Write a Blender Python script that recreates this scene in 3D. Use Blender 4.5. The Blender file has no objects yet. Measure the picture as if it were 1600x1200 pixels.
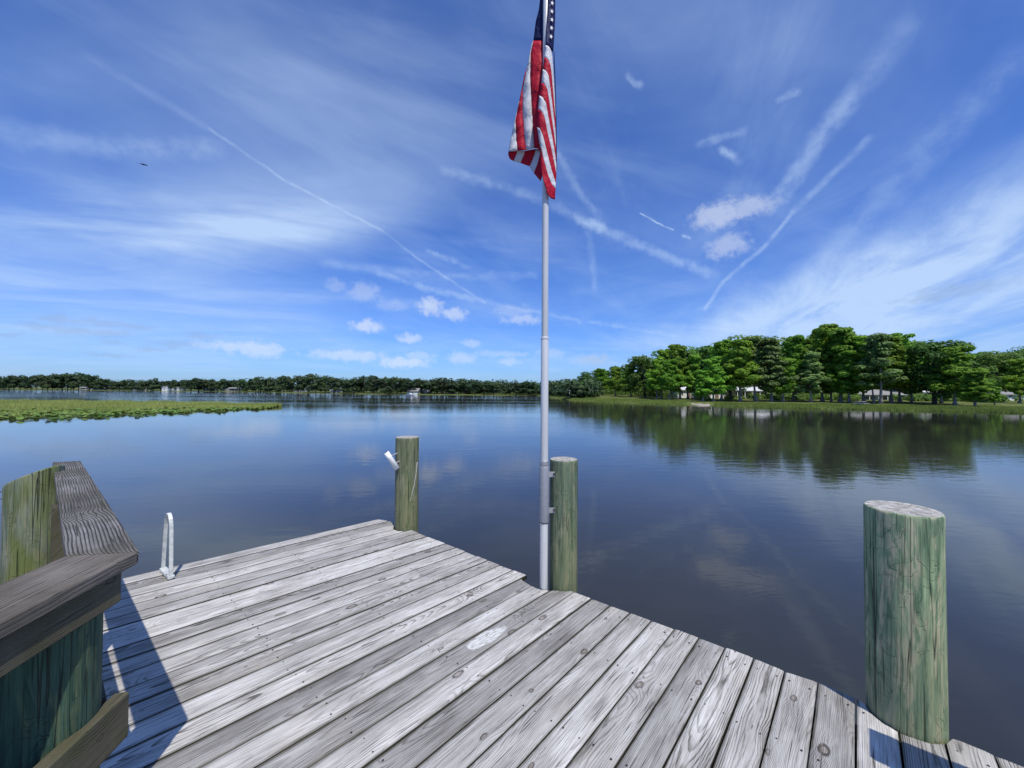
import bpy, bmesh, math, random
import numpy as np
from mathutils import Vector, Matrix
random.seed(7); rng = np.random.default_rng(7)
R = math.radians
S = bpy.context.scene
COL = S.collection

# ---------------------------------------------------------------- camera
CAM_Z = 2.8; DECK = 1.25; RAIL = 2.25
cam_d = bpy.data.cameras.new('camera'); cam = bpy.data.objects.new('camera', cam_d); COL.objects.link(cam)
cam_d.sensor_width = 36; cam_d.lens = 13.5; cam_d.clip_start = 0.05; cam_d.clip_end = 20000
CM = Matrix.Rotation(R(90.95), 4, 'X') @ Matrix.Rotation(R(0.34), 4, 'Z')
cam.matrix_world = Matrix.Translation((0, 0, CAM_Z)) @ CM
S.camera = cam
CM3 = CM.to_3x3()

def ray(px, py):
    return (CM3 @ Vector(((px-800)/600, (600-py)/600, -1))).normalized()
def W(px, py, z):
    d = ray(px, py); t = (z-CAM_Z)/d.z
    return Vector((d.x*t, d.y*t, z))
def WY(px, py, Y):
    d = ray(px, py); t = Y/d.y
    return Vector((d.x*t, Y, CAM_Z+d.z*t))

# ---------------------------------------------------------------- node helpers
class NT:
    def __init__(s, tree): s.t = tree; s.n = tree.nodes; s.l = tree.links
    def inp(s, node, i, v):
        if v is None: return
        sk = node.inputs[i]
        if isinstance(v, bpy.types.NodeSocket): s.l.new(v, sk)
        else:
            if sk.type == 'RGBA' and len(v) == 3: v = (*v, 1)
            sk.default_value = v
    def m(s, op, a, b=None, c=None, clamp=False):
        n = s.n.new('ShaderNodeMath'); n.operation = op; n.use_clamp = clamp
        for i, v in enumerate((a, b, c)): s.inp(n, i, v)
        return n.outputs[0]
    def v(s, op, a, b=None, scale=None):
        n = s.n.new('ShaderNodeVectorMath'); n.operation = op
        s.inp(n, 0, a); s.inp(n, 1, b)
        if scale is not None: s.inp(n, 'Scale', scale)
        return n.outputs['Value'] if op in ('DOT_PRODUCT', 'LENGTH', 'DISTANCE') else n.outputs[0]
    def mr(s, v, a, b, c=0.0, d=1.0, typ='SMOOTHSTEP'):
        n = s.n.new('ShaderNodeMapRange'); n.interpolation_type = typ
        s.inp(n, 0, v); s.inp(n, 1, a); s.inp(n, 2, b); s.inp(n, 3, c); s.inp(n, 4, d)
        return n.outputs[0]
    def noise(s, vec, scale=1.0, detail=4.0, rough=0.5, dist=0.0, col=False):
        n = s.n.new('ShaderNodeTexNoise')
        s.inp(n, 'Vector', vec); s.inp(n, 'Scale', scale); s.inp(n, 'Detail', detail)
        s.inp(n, 'Roughness', rough); s.inp(n, 'Distortion', dist)
        return n.outputs['Color'] if col else n.outputs[0]
    def mix(s, f, a, b, mode='MIX'):
        n = s.n.new('ShaderNodeMix'); n.data_type = 'RGBA'; n.blend_type = mode
        s.inp(n, 0, f); s.inp(n, 6, a); s.inp(n, 7, b)
        return n.outputs[2]
    def xyz(s, x, y, z):
        n = s.n.new('ShaderNodeCombineXYZ')
        for i, q in enumerate((x, y, z)): s.inp(n, i, q)
        return n.outputs[0]
    def sep(s, v):
        n = s.n.new('ShaderNodeSeparateXYZ'); s.inp(n, 0, v); return n.outputs
    def ramp(s, f, stops):
        n = s.n.new('ShaderNodeValToRGB'); s.inp(n, 0, f); e = n.color_ramp.elements
        e[0].position, e[0].color = stops[0][0], (*stops[0][1], 1)
        e[1].position, e[1].color = stops[-1][0], (*stops[-1][1], 1)
        for p, c in stops[1:-1]:
            q = e.new(p); q.color = (*c, 1)
        return n.outputs[0]
    def bump(s, h, strength, dist, nrm=None):
        n = s.n.new('ShaderNodeBump'); s.inp(n, 'Height', h); s.inp(n, 'Strength', strength); s.inp(n, 'Distance', dist)
        if nrm: s.inp(n, 'Normal', nrm)
        return n.outputs[0]

def new_mat(name):
    mt = bpy.data.materials.new(name); mt.use_nodes = True
    t = NT(mt.node_tree); b = t.n['Principled BSDF']
    return mt, t, b

# ---------------------------------------------------------------- world: sky with cirrus, contrails and small cumulus
SUNV = Vector((0.25, -0.52, 1.0)).normalized()
ELEV = math.asin(SUNV.z); AZ = math.atan2(SUNV.x, SUNV.y)
world = bpy.data.worlds.new("World"); S.world = world; world.use_nodes = True
t = NT(world.node_tree); bg = t.n['Background']
sky = t.n.new('ShaderNodeTexSky'); sky.sky_type = 'NISHITA'; sky.sun_disc = False
sky.sun_elevation = ELEV; sky.sun_rotation = AZ; sky.altitude = 0; sky.air_density = 1.0; sky.dust_density = 0.6; sky.ozone_density = 2.2
tc = t.n.new('ShaderNodeTexCoord'); D0 = tc.outputs['Generated']
D0 = t.v('NORMALIZE', D0)
dx, dy, dz = t.sep(D0)
up = t.m('MAXIMUM', dz, 0.0)
den = t.m('ADD', up, 0.09)
px_ = t.m('DIVIDE', dx, den); py_ = t.m('DIVIDE', dy, den)
def rotp(a):
    c, s_ = math.cos(a), math.sin(a)
    return (t.m('ADD', t.m('MULTIPLY', px_, c), t.m('MULTIPLY', py_, s_)),
            t.m('ADD', t.m('MULTIPLY', px_, -s_), t.m('MULTIPLY', py_, c)))
# direction jitter so edges fray
jn = t.noise(D0, 9.0, 3.0, 0.6, col=True)
Dj = t.v('ADD', D0, t.v('SCALE', t.v('SUBTRACT', jn, (0.5, 0.5, 0.5)), scale=0.035))
jn2 = t.noise(D0, 42.0, 3.0, 0.6, col=True)
Dp = t.v('ADD', D0, t.v('SCALE', t.v('SUBTRACT', jn2, (0.5, 0.5, 0.5)), scale=0.022))
# fibrous texture, streaks fanning from a point low on the right
a1 = R(90-27)
u1, w1 = rotp(a1)
fib = t.noise(t.xyz(t.m('MULTIPLY', u1, 0.5), t.m('MULTIPLY', w1, 1.5), 0.0), 1.5, 7.0, 0.6, 0.6)
u2, w2 = rotp(R(18))
fib2 = t.noise(t.xyz(t.m('MULTIPLY', u2, 0.5), t.m('MULTIPLY', w2, 1.3), 7.0), 1.3, 7.0, 0.58, 0.8)
soft = t.noise(t.xyz(px_, py_, 3.0), 0.7, 5.0, 0.55, 0.4)
puff = t.noise(D0, 55.0, 5.0, 0.65)
cir = t.m('MULTIPLY', t.mr(fib, 0.46, 0.80), 0.15)
cir = t.m('ADD', cir, t.m('MULTIPLY', t.mr(fib2, 0.46, 0.82), 0.16))
cir = t.m('ADD', cir, t.m('MULTIPLY', t.mr(soft, 0.38, 0.75), 0.22))
def acc(v):
    global cir
    cir = t.m('ADD', cir, v)
def patch(px, py, ang, s1, s2, k, tex=None, jit=Dj):
    c = ray(px, py); q = ray(px+60*math.cos(ang), py+60*math.sin(ang))
    t1 = (q-c*(q.dot(c))).normalized(); t2 = c.cross(t1).normalized()
    v = t.v('SUBTRACT', jit, tuple(c))
    a = t.v('DOT_PRODUCT', v, tuple(t1/s1)); b = t.v('DOT_PRODUCT', v, tuple(t2/s2))
    r = t.m('SQRT', t.m('ADD', t.m('MULTIPLY', a, a), t.m('MULTIPLY', b, b)))
    f = t.m('MULTIPLY', t.mr(r, 1.0, 0.0), k)
    if tex is not None: f = t.m('MULTIPLY', f, tex)
    acc(f)
texA = t.mr(fib2, 0.25, 0.62, 0.35, 1.0); texB = t.mr(fib, 0.3, 0.65, 0.25, 1.0)
patch(430, 335, -0.12, 0.52, 0.13, 0.50, texA)
patch(400, 365, -0.10, 0.34, 0.055, 0.35, texA)
patch(120, 440, 0.1, 0.60, 0.22, 0.42, texA)
patch(1450, 470, -0.15, 0.60, 0.18, 0.62, texB)
patch(1500, 380, -0.45, 0.50, 0.13, 0.45, texB)
patch(560, 190, -0.35, 0.60, 0.26, 0.14, texA)
patch(1080, 60, 0.5, 0.60, 0.20, 0.20, texB)
patch(330, 20, -0.2, 0.5, 0.2, 0.08, texA)
patch(1200, 520, -0.1, 0.45, 0.07, 0.35, texA)
brk = t.mr(t.noise(D0, 30.0, 4.0, 0.6), 0.3, 0.62, 0.35, 1.15)
def trail(pts, w, k, taper=0.0, jit=None):
    k *= 0.78; w *= 0.85
    for (x1, y1), (x2, y2) in zip(pts[:-1], pts[1:]):
        a, b = ray(x1, y1), ray(x2, y2)
        n = a.cross(b).normalized(); mid = ((a+b)/2); L = (b-a).length/2; tt = (b-a).normalized()
        J = jit if jit is not None else Dt
        d = t.m('ABSOLUTE', t.v('DOT_PRODUCT', J, tuple(n)))
        g = t.mr(d, w, 0.0)
        al = t.m('ABSOLUTE', t.v('DOT_PRODUCT', t.v('SUBTRACT', D0, tuple(mid)), tuple(tt)))
        h = t.mr(al, L+w*0.8, max(L-w*0.8, 0))
        acc(t.m('MULTIPLY', t.m('MULTIPLY', t.m('MULTIPLY', g, h), k), brk))
Dt = t.v('ADD', D0, t.v('SCALE', t.v('SUBTRACT', jn2, (0.5, 0.5, 0.5)), scale=0.007))
Dw = Dp
trail([(130, 85), (325, 200)], 0.012, 0.09)
trail([(325, 200), (450, 285), (600, 362), (650, 402), (760, 475)], 0.0055, 0.26)
trail([(690, 265), (830, 305), (945, 358)], 0.020, 0.22, jit=Dw)
trail([(900, 340), (1010, 388), (1120, 432)], 0.020, 0.34, jit=Dw)
trail([(870, 235), (905, 300), (945, 350)], 0.014, 0.20, jit=Dw)
trail([(920, 360), (930, 455)], 0.016, 0.20, jit=Dw)
trail([(1430, 20), (1335, 150)], 0.035, 0.16, jit=Dw)
trail([(1335, 145), (1270, 230), (1215, 315)], 0.030, 0.36, jit=Dw)
trail([(1360, 215), (1240, 330)], 0.012, 0.26)
trail([(1240, 330), (1195, 385), (1130, 440), (1100, 485)], 0.008, 0.36)
trail([(1000, 333), (1052, 360)], 0.0035, 0.6)
trail([(1066, 367), (1079, 373)], 0.006, 0.6)
trail([(590, 425), (680, 455), (770, 474)], 0.014, 0.32, jit=Dw)
trail([(770, 474), (900, 500), (1060, 525)], 0.010, 0.26, jit=Dw)
trail([(0, 205), (180, 232), (345, 232)], 0.030, 0.22, jit=Dw)
trail([(1126, 230), (1158, 254)], 0.013, 0.42, jit=Dw)
trail([(978, 118), (1002, 136)], 0.010, 0.3, jit=Dw)
trail([(1215, 155), (1248, 142)], 0.012, 0.40, jit=Dw)
trail([(1090, 225), (1165, 205)], 0.014, 0.25, jit=Dw)
trail([(665, 390), (735, 420)], 0.012, 0.26, jit=Dw)
trail([(1600, 300), (1330, 420), (1120, 510)], 0.055, 0.24, jit=Dw)
trail([(1600, 80), (1400, 290), (1260, 430)], 0.040, 0.18, jit=Dw)
trail([(500, 410), (700, 432), (840, 430)], 0.018, 0.18, jit=Dw)
cir = t.m('MINIMUM', cir, 0.86)
# cumulus puffs
cum = None; shade = None
puffs = [(1125,335,26,14,.75),(1165,326,26,11,.65),(1138,385,20,12,.6),(672,479,13,10,.9),(710,490,13,7,.8),(570,456,16,11,.45),(525,446,10,7,.3),
 (572,509,14,7,.9),(640,529,13,6,.8),(380,543,38,6,.7),(404,546,26,9,.8),(545,556,40,6,.7),(632,566,26,7,.9),(815,500,20,6,.6),(800,486,18,8,.3),
 (720,559,14,7,.6),(650,555,18,4,.5),(782,553,30,4,.4),(860,552,18,5,.4),(925,562,22,7,.3),(615,477,16,6,.3),(735,536,10,4,.5),(795,565,12,5,.5)]
greys = [(86,499,24,5),(135,518,44,6),(162,504,20,5),(208,510,24,4),(275,538,28,5),(312,525,20,5),(180,534,14,4),(60,511,20,4),(172,555,22,3),(1505,452,40,8),(1450,466,34,5),(928,562,20,7),(8,521,14,3),(240,545,16,4)]
puffm = t.mr(puff, 0.25, 0.6, -0.35, 0.25, 'LINEAR')
def blob(px, py, sx, sy):
    c = ray(px, py); dd = 1/math.sqrt(1+((px-800)/600)**2+((py-600)/600)**2)
    kx = 600/(sx*dd*1.0*math.sqrt(1)) ; ky = 600/(sy*dd)
    v = t.v('MULTIPLY', t.v('SUBTRACT', Dp, tuple(c)), (kx*0.8, kx*0.8, ky))
    return v
for (px, py, sx, sy, k) in puffs:
    l = t.v('LENGTH', blob(px, py, sx*1.35, sy*1.5))
    f = t.m('MULTIPLY', t.mr(t.m('ADD', l, t.m('MULTIPLY', puffm, -1.0)), 1.15, 0.25), k*0.62)
    cum = f if cum is None else t.m('MAXIMUM', cum, f)
gry = None
for (px, py, sx, sy) in greys:
    l = t.v('LENGTH', blob(px, py, sx*1.1, sy*1.4))
    f = t.m('MULTIPLY', t.mr(t.m('ADD', l, t.m('MULTIPLY', puffm, -1.0)), 1.2, 0.2), 0.4)
    gry = f if gry is None else t.m('MAXIMUM', gry, f)
skyc = t.mix(1.0, sky.outputs[0], (0.50, 0.80, 1.46), 'MULTIPLY')
SKY_TINT = skyc.node
c1 = t.mix(cir, skyc, (4.9, 6.5, 9.0))
c2 = t.mix(gry, c1, (2.9, 4.1, 6.2))
c3 = t.mix(cum, c2, (6.9, 7.5, 8.6))
t.l.new(c3, bg.inputs[0]); bg.inputs[1].default_value = 0.112

sun_d = bpy.data.lights.new('sun', 'SUN'); sun_d.energy = 4.5; sun_d.angle = R(0.5); sun_d.color = (1.0, 0.945, 0.85)
sun = bpy.data.objects.new('sun', sun_d); COL.objects.link(sun)
sun.rotation_euler = (-SUNV).to_track_quat('-Z', 'Y').to_euler(); sun.location = (3, -6, 12)
S.view_settings.view_transform = 'Standard'; S.view_settings.look = 'None'; S.view_settings.gamma = 1
S.view_settings.use_curve_mapping = False; S.view_settings.exposure = 0.0

# ---------------------------------------------------------------- object helpers
def link_mesh(name, verts, faces, mats, parent=None, smooth=False, mi=None):
    me = bpy.data.meshes.new(name); me.from_pydata([tuple(v) for v in verts], [], faces)
    for m_ in (mats if isinstance(mats, (list, tuple)) else [mats]): me.materials.append(m_)
    if mi is not None: me.polygons.foreach_set('material_index', mi)
    if smooth: me.polygons.foreach_set('use_smooth', [True]*len(me.polygons))
    me.update()
    o = bpy.data.objects.new(name, me); COL.objects.link(o)
    if parent: o.parent = parent
    return o
def tag(o, label=None, cat=None, group=None, kind=None):
    if label: o['label'] = label
    if cat: o['category'] = cat
    if group: o['group'] = group
    if kind: o['kind'] = kind
    return o
def empty(name, loc, rz=0, label=None, cat=None, group=None):
    o = bpy.data.objects.new(name, None); COL.objects.link(o); o.location = loc; o.rotation_euler = (0, 0, rz)
    o.empty_display_size = 0.2
    return tag(o, label, cat, group)
class MB:
    def __init__(s): s.v = []; s.f = []; s.m = []
    def add(s, vs, fs, mi=0):
        k = len(s.v); s.v += [tuple(q) for q in vs]; s.f += [tuple(i+k for i in f) for f in fs]; s.m += [mi]*len(fs)
    def box(s, c, d, ax=None, mi=0):
        c = Vector(c); ax = ax or (Vector((1,0,0)), Vector((0,1,0)), Vector((0,0,1)))
        vs = [c+ax[0]*(d[0]/2*i)+ax[1]*(d[1]/2*j)+ax[2]*(d[2]/2*k) for k in (-1,1) for j in (-1,1) for i in (-1,1)]
        s.add(vs, [(0,2,3,1),(4,5,7,6),(0,1,5,4),(2,6,7,3),(0,4,6,2),(1,3,7,5)], mi)
    def tube(s, pts, rad, n=12, cap=True, mi=0, sy=None):
        pts = [Vector(p) for p in pts]; k = len(s.v); N = len(pts); ref = None
        for i, p in enumerate(pts):
            d = (pts[min(i+1, N-1)]-pts[max(i-1, 0)]).normalized()
            if ref is None: ref = Vector((0,0,1)) if abs(d.z) < .9 else Vector((1,0,0))
            a = d.cross(ref).normalized(); b = a.cross(d).normalized(); ref = b
            r = rad[i] if isinstance(rad, (list, tuple)) else rad
            for j in range(n):
                q = 2*math.pi*j/n
                s.v.append(tuple(p+a*math.cos(q)*r+b*math.sin(q)*r*(sy or 1)))
        for i in range(N-1):
            for j in range(n):
                s.f.append((k+i*n+j, k+i*n+(j+1)%n, k+(i+1)*n+(j+1)%n, k+(i+1)*n+j)); s.m.append(mi)
        if cap:
            s.f.append(tuple(k+j for j in range(n))[::-1]); s.m.append(mi)
            s.f.append(tuple(k+(N-1)*n+j for j in range(n))); s.m.append(mi)
    def build(s, name, mats, parent=None, smooth=False, bevel=0):
        o = link_mesh(name, s.v, s.f, mats, parent, smooth, s.m)
        if bevel:
            b = o.modifiers.new('bevel', 'BEVEL'); b.width = bevel; b.segments = 2; b.limit_method = 'ANGLE'; b.angle_limit = R(40)
        return o

# ---------------------------------------------------------------- materials
def wood(name, dark, mid, light, ringk=0.5, moss=0.0, mosscol=(0.10, 0.12, 0.03), lo=0.72, hi=1.12, fine=1.0, bumpk=0.6, ringsp=0.0065):
    mt, t, b = new_mat(name)
    tc = t.n.new('ShaderNodeTexCoord'); oi = t.n.new('ShaderNodeObjectInfo'); rnd = oi.outputs['Random']
    x, y, z = t.sep(tc.outputs['Object'])
    off = t.m('MULTIPLY', rnd, 61.7); y = t.m('ADD', y, t.m('MULTIPLY', z, 0.9))
    xo = t.m('ADD', x, off)
    P = t.xyz(xo, y, z)
    # knots
    vo = t.n.new('ShaderNodeTexVoronoi'); vo.voronoi_dimensions = '2D'; vo.inputs['Scale'].default_value = 1.0
    vj = t.noise(t.xyz(t.m('MULTIPLY', xo, 14), t.m('MULTIPLY', y, 20), 0.0), 1.0, 2.0, 0.5)
    t.l.new(t.xyz(t.m('ADD', t.m('MULTIPLY', xo, 2.7), t.m('MULTIPLY', vj, 0.11)), t.m('ADD', t.m('MULTIPLY', y, 5.2), t.m('ADD', off, t.m('MULTIPLY', vj, 0.11))), 0.0), vo.inputs['Vector'])
    dk = vo.outputs['Distance']; gate = t.mr(t.sep(vo.outputs['Color'])[0], 0.56, 0.58)
    size = t.mr(t.m('POWER', t.sep(vo.outputs['Color'])[1], 1.6), 0, 1, 0.022, 0.10, 'LINEAR')
    infl = t.m('MULTIPLY', t.mr(dk, 0.42, 0.0), gate)
    core = t.m('MULTIPLY', t.mr(dk, size, t.m('MULTIPLY', size, 0.7)), gate)
    rim = t.m('MULTIPLY', t.m('MULTIPLY', t.mr(dk, t.m('MULTIPLY', size, 1.35), size), gate), t.m('SUBTRACT', 1.0, t.mr(dk, t.m('MULTIPLY', size, 0.85), t.m('MULTIPLY', size, 0.5))))
    # growth rings of a sawn log: slanting cut -> cathedral arches
    cy = t.m('MULTIPLY', t.m('SUBTRACT', t.m('FRACT', t.m('MULTIPLY', rnd, 7.31)), 0.5), 0.16)
    nz = t.noise(t.xyz(t.m('MULTIPLY', xo, 0.55), 0.0, 0.0), 1.0, 2.0, 0.5)
    cz = t.m('ADD', t.m('MULTIPLY', nz, 0.22), -0.05)
    ny = t.m('MULTIPLY', t.m('SUBTRACT', t.noise(t.xyz(t.m('MULTIPLY', xo, 1.6), 4.0, 0.0), 1.0, 2.0, 0.5), 0.5), 0.05)
    yy = t.m('ADD', t.m('ADD', y, cy), ny)
    r = t.m('SQRT', t.m('ADD', t.m('MULTIPLY', yy, yy), t.m('MULTIPLY', cz, cz)))
    wob = t.noise(t.xyz(t.m('MULTIPLY', xo, 7), t.m('MULTIPLY', y, 22), 0.0), 1.0, 3.0, 0.55)
    r = t.m('ADD', r, t.m('MULTIPLY', wob, 0.007)); r = t.m('ADD', r, t.m('MULTIPLY', infl, 0.022))
    f0n = t.noise(t.xyz(t.m('MULTIPLY', xo, 3.0), t.m('MULTIPLY', y, 60.0), 2.0), 1.0, 4.0, 0.6)
    ph = t.m('DIVIDE', r, ringsp)
    fr = t.m('FRACT', ph)
    ring = t.m('MULTIPLY', t.m('MULTIPLY', t.mr(fr, 0.45, 0.88), t.mr(fr, 1.0, 0.92)), t.mr(f0n, 0.3, 0.65, 0.35, 1.1))      # soft rise then sharp fall
    # fibre
    f1 = t.noise(t.xyz(t.m('MULTIPLY', xo, 5.0), t.m('MULTIPLY', t.m('ADD', y, t.m('MULTIPLY', infl, 0.02)), 170.0), z), 1.0, 5.0, 0.62)
    f2 = t.noise(t.xyz(t.m('MULTIPLY', xo, 2.2), t.m('MULTIPLY', y, 42.0), z), 1.0, 5.0, 0.6)
    blot = t.noise(t.xyz(t.m('MULTIPLY', xo, 3.0), t.m('MULTIPLY', y, 10.0), off), 1.0, 5.0, 0.62)
    speck = t.noise(t.xyz(t.m('MULTIPLY', xo, 60.0), t.m('MULTIPLY', y, 160.0), off), 1.0, 3.0, 0.6)
    val = t.m('ADD', t.m('MULTIPLY', t.mr(f1, 0.25, 0.75, typ='LINEAR'), 0.30*fine), t.m('MULTIPLY', t.mr(f2, 0.28, 0.72, typ='LINEAR'), 0.30))
    val = t.m('ADD', val, t.m('MULTIPLY', t.mr(blot, 0.3, 0.7, typ='LINEAR'), 0.40))
    ringvis = t.mr(t.m('FRACT', t.m('MULTIPLY', rnd, 3.77)), 0.2, 0.9, 0.45*ringk, 1.25*ringk, 'LINEAR')
    val = t.m('SUBTRACT', val, t.m('MULTIPLY', ring, ringvis))
    col = t.ramp(val, [(0.0, dark), (0.42, mid), (0.95, light)])
    # fine dark checks along the grain
    chk = t.noise(t.xyz(t.m('MULTIPLY', xo, 2.6), t.m('MULTIPLY', y, 120.0), 9.0), 1.0, 3.0, 0.6)
    chm = t.m('MULTIPLY', t.mr(chk, 0.60, 0.67), 0.85)
    col = t.mix(chm, col, tuple(c*0.45 for c in dark))
    col = t.mix(t.m('MULTIPLY', t.mr(speck, 0.66, 0.74), 0.5), col, tuple(c*0.6 for c in dark))
    gain = t.mr(t.m('FRACT', t.m('MULTIPLY', rnd, 13.9)), 0, 1, lo, hi, 'LINEAR')
    col = t.mix(1.0, col, t.xyz(gain, gain, gain), 'MULTIPLY')
    warm = t.m('MULTIPLY', t.mr(t.noise(P, 1.1, 4.0, 0.6), 0.55, 0.75), 0.35)
    col = t.mix(warm, col, (mid[0]*1.15, mid[1]*1.0, mid[2]*0.76))
    col = t.mix(t.m('MULTIPLY', core, t.mr(speck, 0.4, 0.6, 0.3, 0.75)), col, (0.15, 0.115, 0.085))
    col = t.mix(t.m('MULTIPLY', rim, t.mr(f2, 0.35, 0.6, 0.3, 0.9)), col, (0.045, 0.035, 0.03))
    if moss:
        mm = t.m('MULTIPLY', t.mr(t.noise(P, 6.0, 5.0, 0.65), 0.48, 0.66), moss)
        col = t.mix(mm, col, mosscol)
    # dark brown tone creeping in from the long edges
    eg = t.mr(t.m('ABSOLUTE', y), 0.060, 0.071)
    eg = t.m('MULTIPLY', eg, t.mr(t.noise(t.xyz(t.m('MULTIPLY', xo, 4.0), 0, off), 1.0, 4.0, 0.6), 0.3, 0.65, 0.35, 1.0))
    col = t.mix(t.m('MULTIPLY', eg, 0.75), col, (0.06, 0.055, 0.035))
    t.l.new(col, b.inputs['Base Color'])
    b.inputs['Roughness'].default_value = 0.82; b.inputs['Specular IOR Level'].default_value = 0.25
    h = t.m('SUBTRACT', t.m('MULTIPLY', f1, 0.55), t.m('MULTIPLY', ring, 0.7))
    h = t.m('ADD', h, t.m('MULTIPLY', f2, 0.5)); h = t.m('SUBTRACT', h, t.m('MULTIPLY', chm, 0.9)); h = t.m('SUBTRACT', h, rim)
    t.l.new(t.bump(h, bumpk, 0.003), b.inputs['Normal'])
    return mt
M_BOARD = wood('weathered_deck_wood', (0.085, 0.078, 0.068), (0.36, 0.345, 0.315), (0.70, 0.685, 0.645), ringk=0.36, lo=0.62, hi=1.12, fine=1.35)
M_CAP = wood('weathered_rail_wood', (0.045, 0.042, 0.04), (0.23, 0.22, 0.22), (0.47, 0.455, 0.45), ringk=0.7, bumpk=1.0, lo=0.9, hi=1.0, ringsp=0.010)
M_CAPSHADE = wood('shaded_rail_wood', (0.055, 0.047, 0.04), (0.19, 0.165, 0.145), (0.37, 0.33, 0.30), ringk=0.35, bumpk=1.2, lo=0.9, hi=1.0, ringsp=0.012)  # same wood as the far cap; angle-dependent shading painted into the near cap's colour
M_FACE = wood('mossy_rail_wood', (0.04, 0.035, 0.02), (0.15, 0.135, 0.085), (0.27, 0.25, 0.17), ringk=0.5, moss=0.7, mosscol=(0.085, 0.095, 0.02), lo=0.85, hi=1.0, bumpk=0.8)
M_BEAM = wood('wet_and_shaded_wood', (0.03, 0.03, 0.03), (0.10, 0.10, 0.09), (0.17, 0.17, 0.16), ringk=0.4)

M_GAPSHADE = wood('gap_shade_board_side', (0.012, 0.012, 0.009), (0.03, 0.028, 0.02), (0.05, 0.046, 0.032), ringk=0.2, lo=0.9, hi=1.0)  # shade in the gaps between planks, painted into their sides and undersides
def piling_mat(name, green, green2, tan, mossk, mosscol=(0.13, 0.17, 0.02), gold=0.5):
    mt, t, b = new_mat(name)
    tc = t.n.new('ShaderNodeTexCoord'); x, y, z = t.sep(tc.outputs['Object'])
    P = t.xyz(t.m('MULTIPLY', x, 9), t.m('MULTIPLY', y, 9), t.m('MULTIPLY', z, 1.9))
    n1 = t.noise(P, 1.0, 4.0, 0.55, 0.9)
    fl = t.m('FRACT', t.m('MULTIPLY', n1, 7.5)); fl = t.m('MULTIPLY', t.mr(fl, 0.0, 0.55), t.mr(fl, 1.0, 0.7))
    n2 = t.noise(t.xyz(t.m('MULTIPLY', x, 30), t.m('MULTIPLY', y, 30), t.m('MULTIPLY', z, 2.6)), 1.0, 5.0, 0.6, 0.3)
    n3 = t.noise(t.xyz(t.m('MULTIPLY', x, 130), t.m('MULTIPLY', y, 130), t.m('MULTIPLY', z, 5)), 1.0, 4.0, 0.6)
    col = t.mix(t.mr(n2, 0.34, 0.62), green, green2)
    col = t.mix(t.m('MULTIPLY', t.mr(t.noise(P, 1.7, 4.0, 0.6), 0.42, 0.60), t.m('MULTIPLY', fl, 0.85)), col, tan)
    col = t.mix(t.m('MULTIPLY', t.mr(n3, 0.50, 0.70), 0.8), col, tuple(c*0.55 for c in green))
    col = t.mix(t.m('MULTIPLY', t.mr(n3, 0.42, 0.24), 0.6), col, tuple(min(1, c*1.7) for c in green2))
    low = t.mr(z, 0.75, 0.0)
    col = t.mix(t.m('MULTIPLY', low, t.mr(n2, 0.35, 0.7, 0.10, gold)), col, (0.17, 0.155, 0.08))
    if mossk: col = t.mix(t.m('MULTIPLY', t.mr(t.noise(P, 0.6, 4.0, 0.6), 0.38, 0.58), mossk), col, mosscol)
    ck = t.noise(t.xyz(t.m('MULTIPLY', x, 26), t.m('MULTIPLY', y, 26), t.m('MULTIPLY', z, 0.55)), 1.0, 1.5, 0.5)
    cm = t.mr(t.m('ABSOLUTE', t.m('SUBTRACT', ck, 0.60)), 0.009, 0.002)
    col = t.mix(t.m('MULTIPLY', cm, 0.7), col, (0.03, 0.035, 0.022))
    # rough tool marks across the grain
    tm_ = t.noise(t.xyz(t.m('MULTIPLY', x, 6), t.m('MULTIPLY', y, 6), t.m('MULTIPLY', z, 9)), 1.0, 3.0, 0.5, 0.4)
    tmm = t.mr(t.m('ABSOLUTE', t.m('SUBTRACT', tm_, 0.57)), 0.006, 0.0)
    col = t.mix(t.m('MULTIPLY', tmm, 0.2), col, tuple(c*0.35 for c in green))
    t.l.new(col, b.inputs['Base Color']); b.inputs['Roughness'].default_value = 0.75; b.inputs['Specular IOR Level'].default_value = 0.3
    h = t.m('ADD', t.m('MULTIPLY', n3, 0.5), t.m('MULTIPLY', n2, 0.6)); h = t.m('SUBTRACT', h, t.m('MULTIPLY', cm, 1.6)); h = t.m('SUBTRACT', h, t.m('MULTIPLY', tmm, 0.4))
    t.l.new(t.bump(h, 0.9, 0.009), b.inputs['Normal'])
    return mt
M_PILE_R = piling_mat('green_treated_piling', (0.10, 0.175, 0.10), (0.28, 0.37, 0.21), (0.48, 0.45, 0.29), 0.0)
M_PILE_M = piling_mat('grey_green_piling', (0.07, 0.11, 0.07), (0.17, 0.215, 0.135), (0.27, 0.26, 0.17), 0.15)
M_PILE_F = piling_mat('faded_piling', (0.09, 0.115, 0.065), (0.19, 0.205, 0.125), (0.27, 0.25, 0.16), 0.2)
M_PILE_L = piling_mat('mossy_piling', (0.11, 0.14, 0.10), (0.26, 0.28, 0.21), (0.30, 0.28, 0.19), 0.75, (0.12, 0.145, 0.02))
M_PILE_D = piling_mat('dark_green_piling', (0.012, 0.04, 0.028), (0.045, 0.10, 0.065), (0.09, 0.125, 0.065), 0.0)  # greens lowered so the colour carries shade from the rail corner
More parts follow.
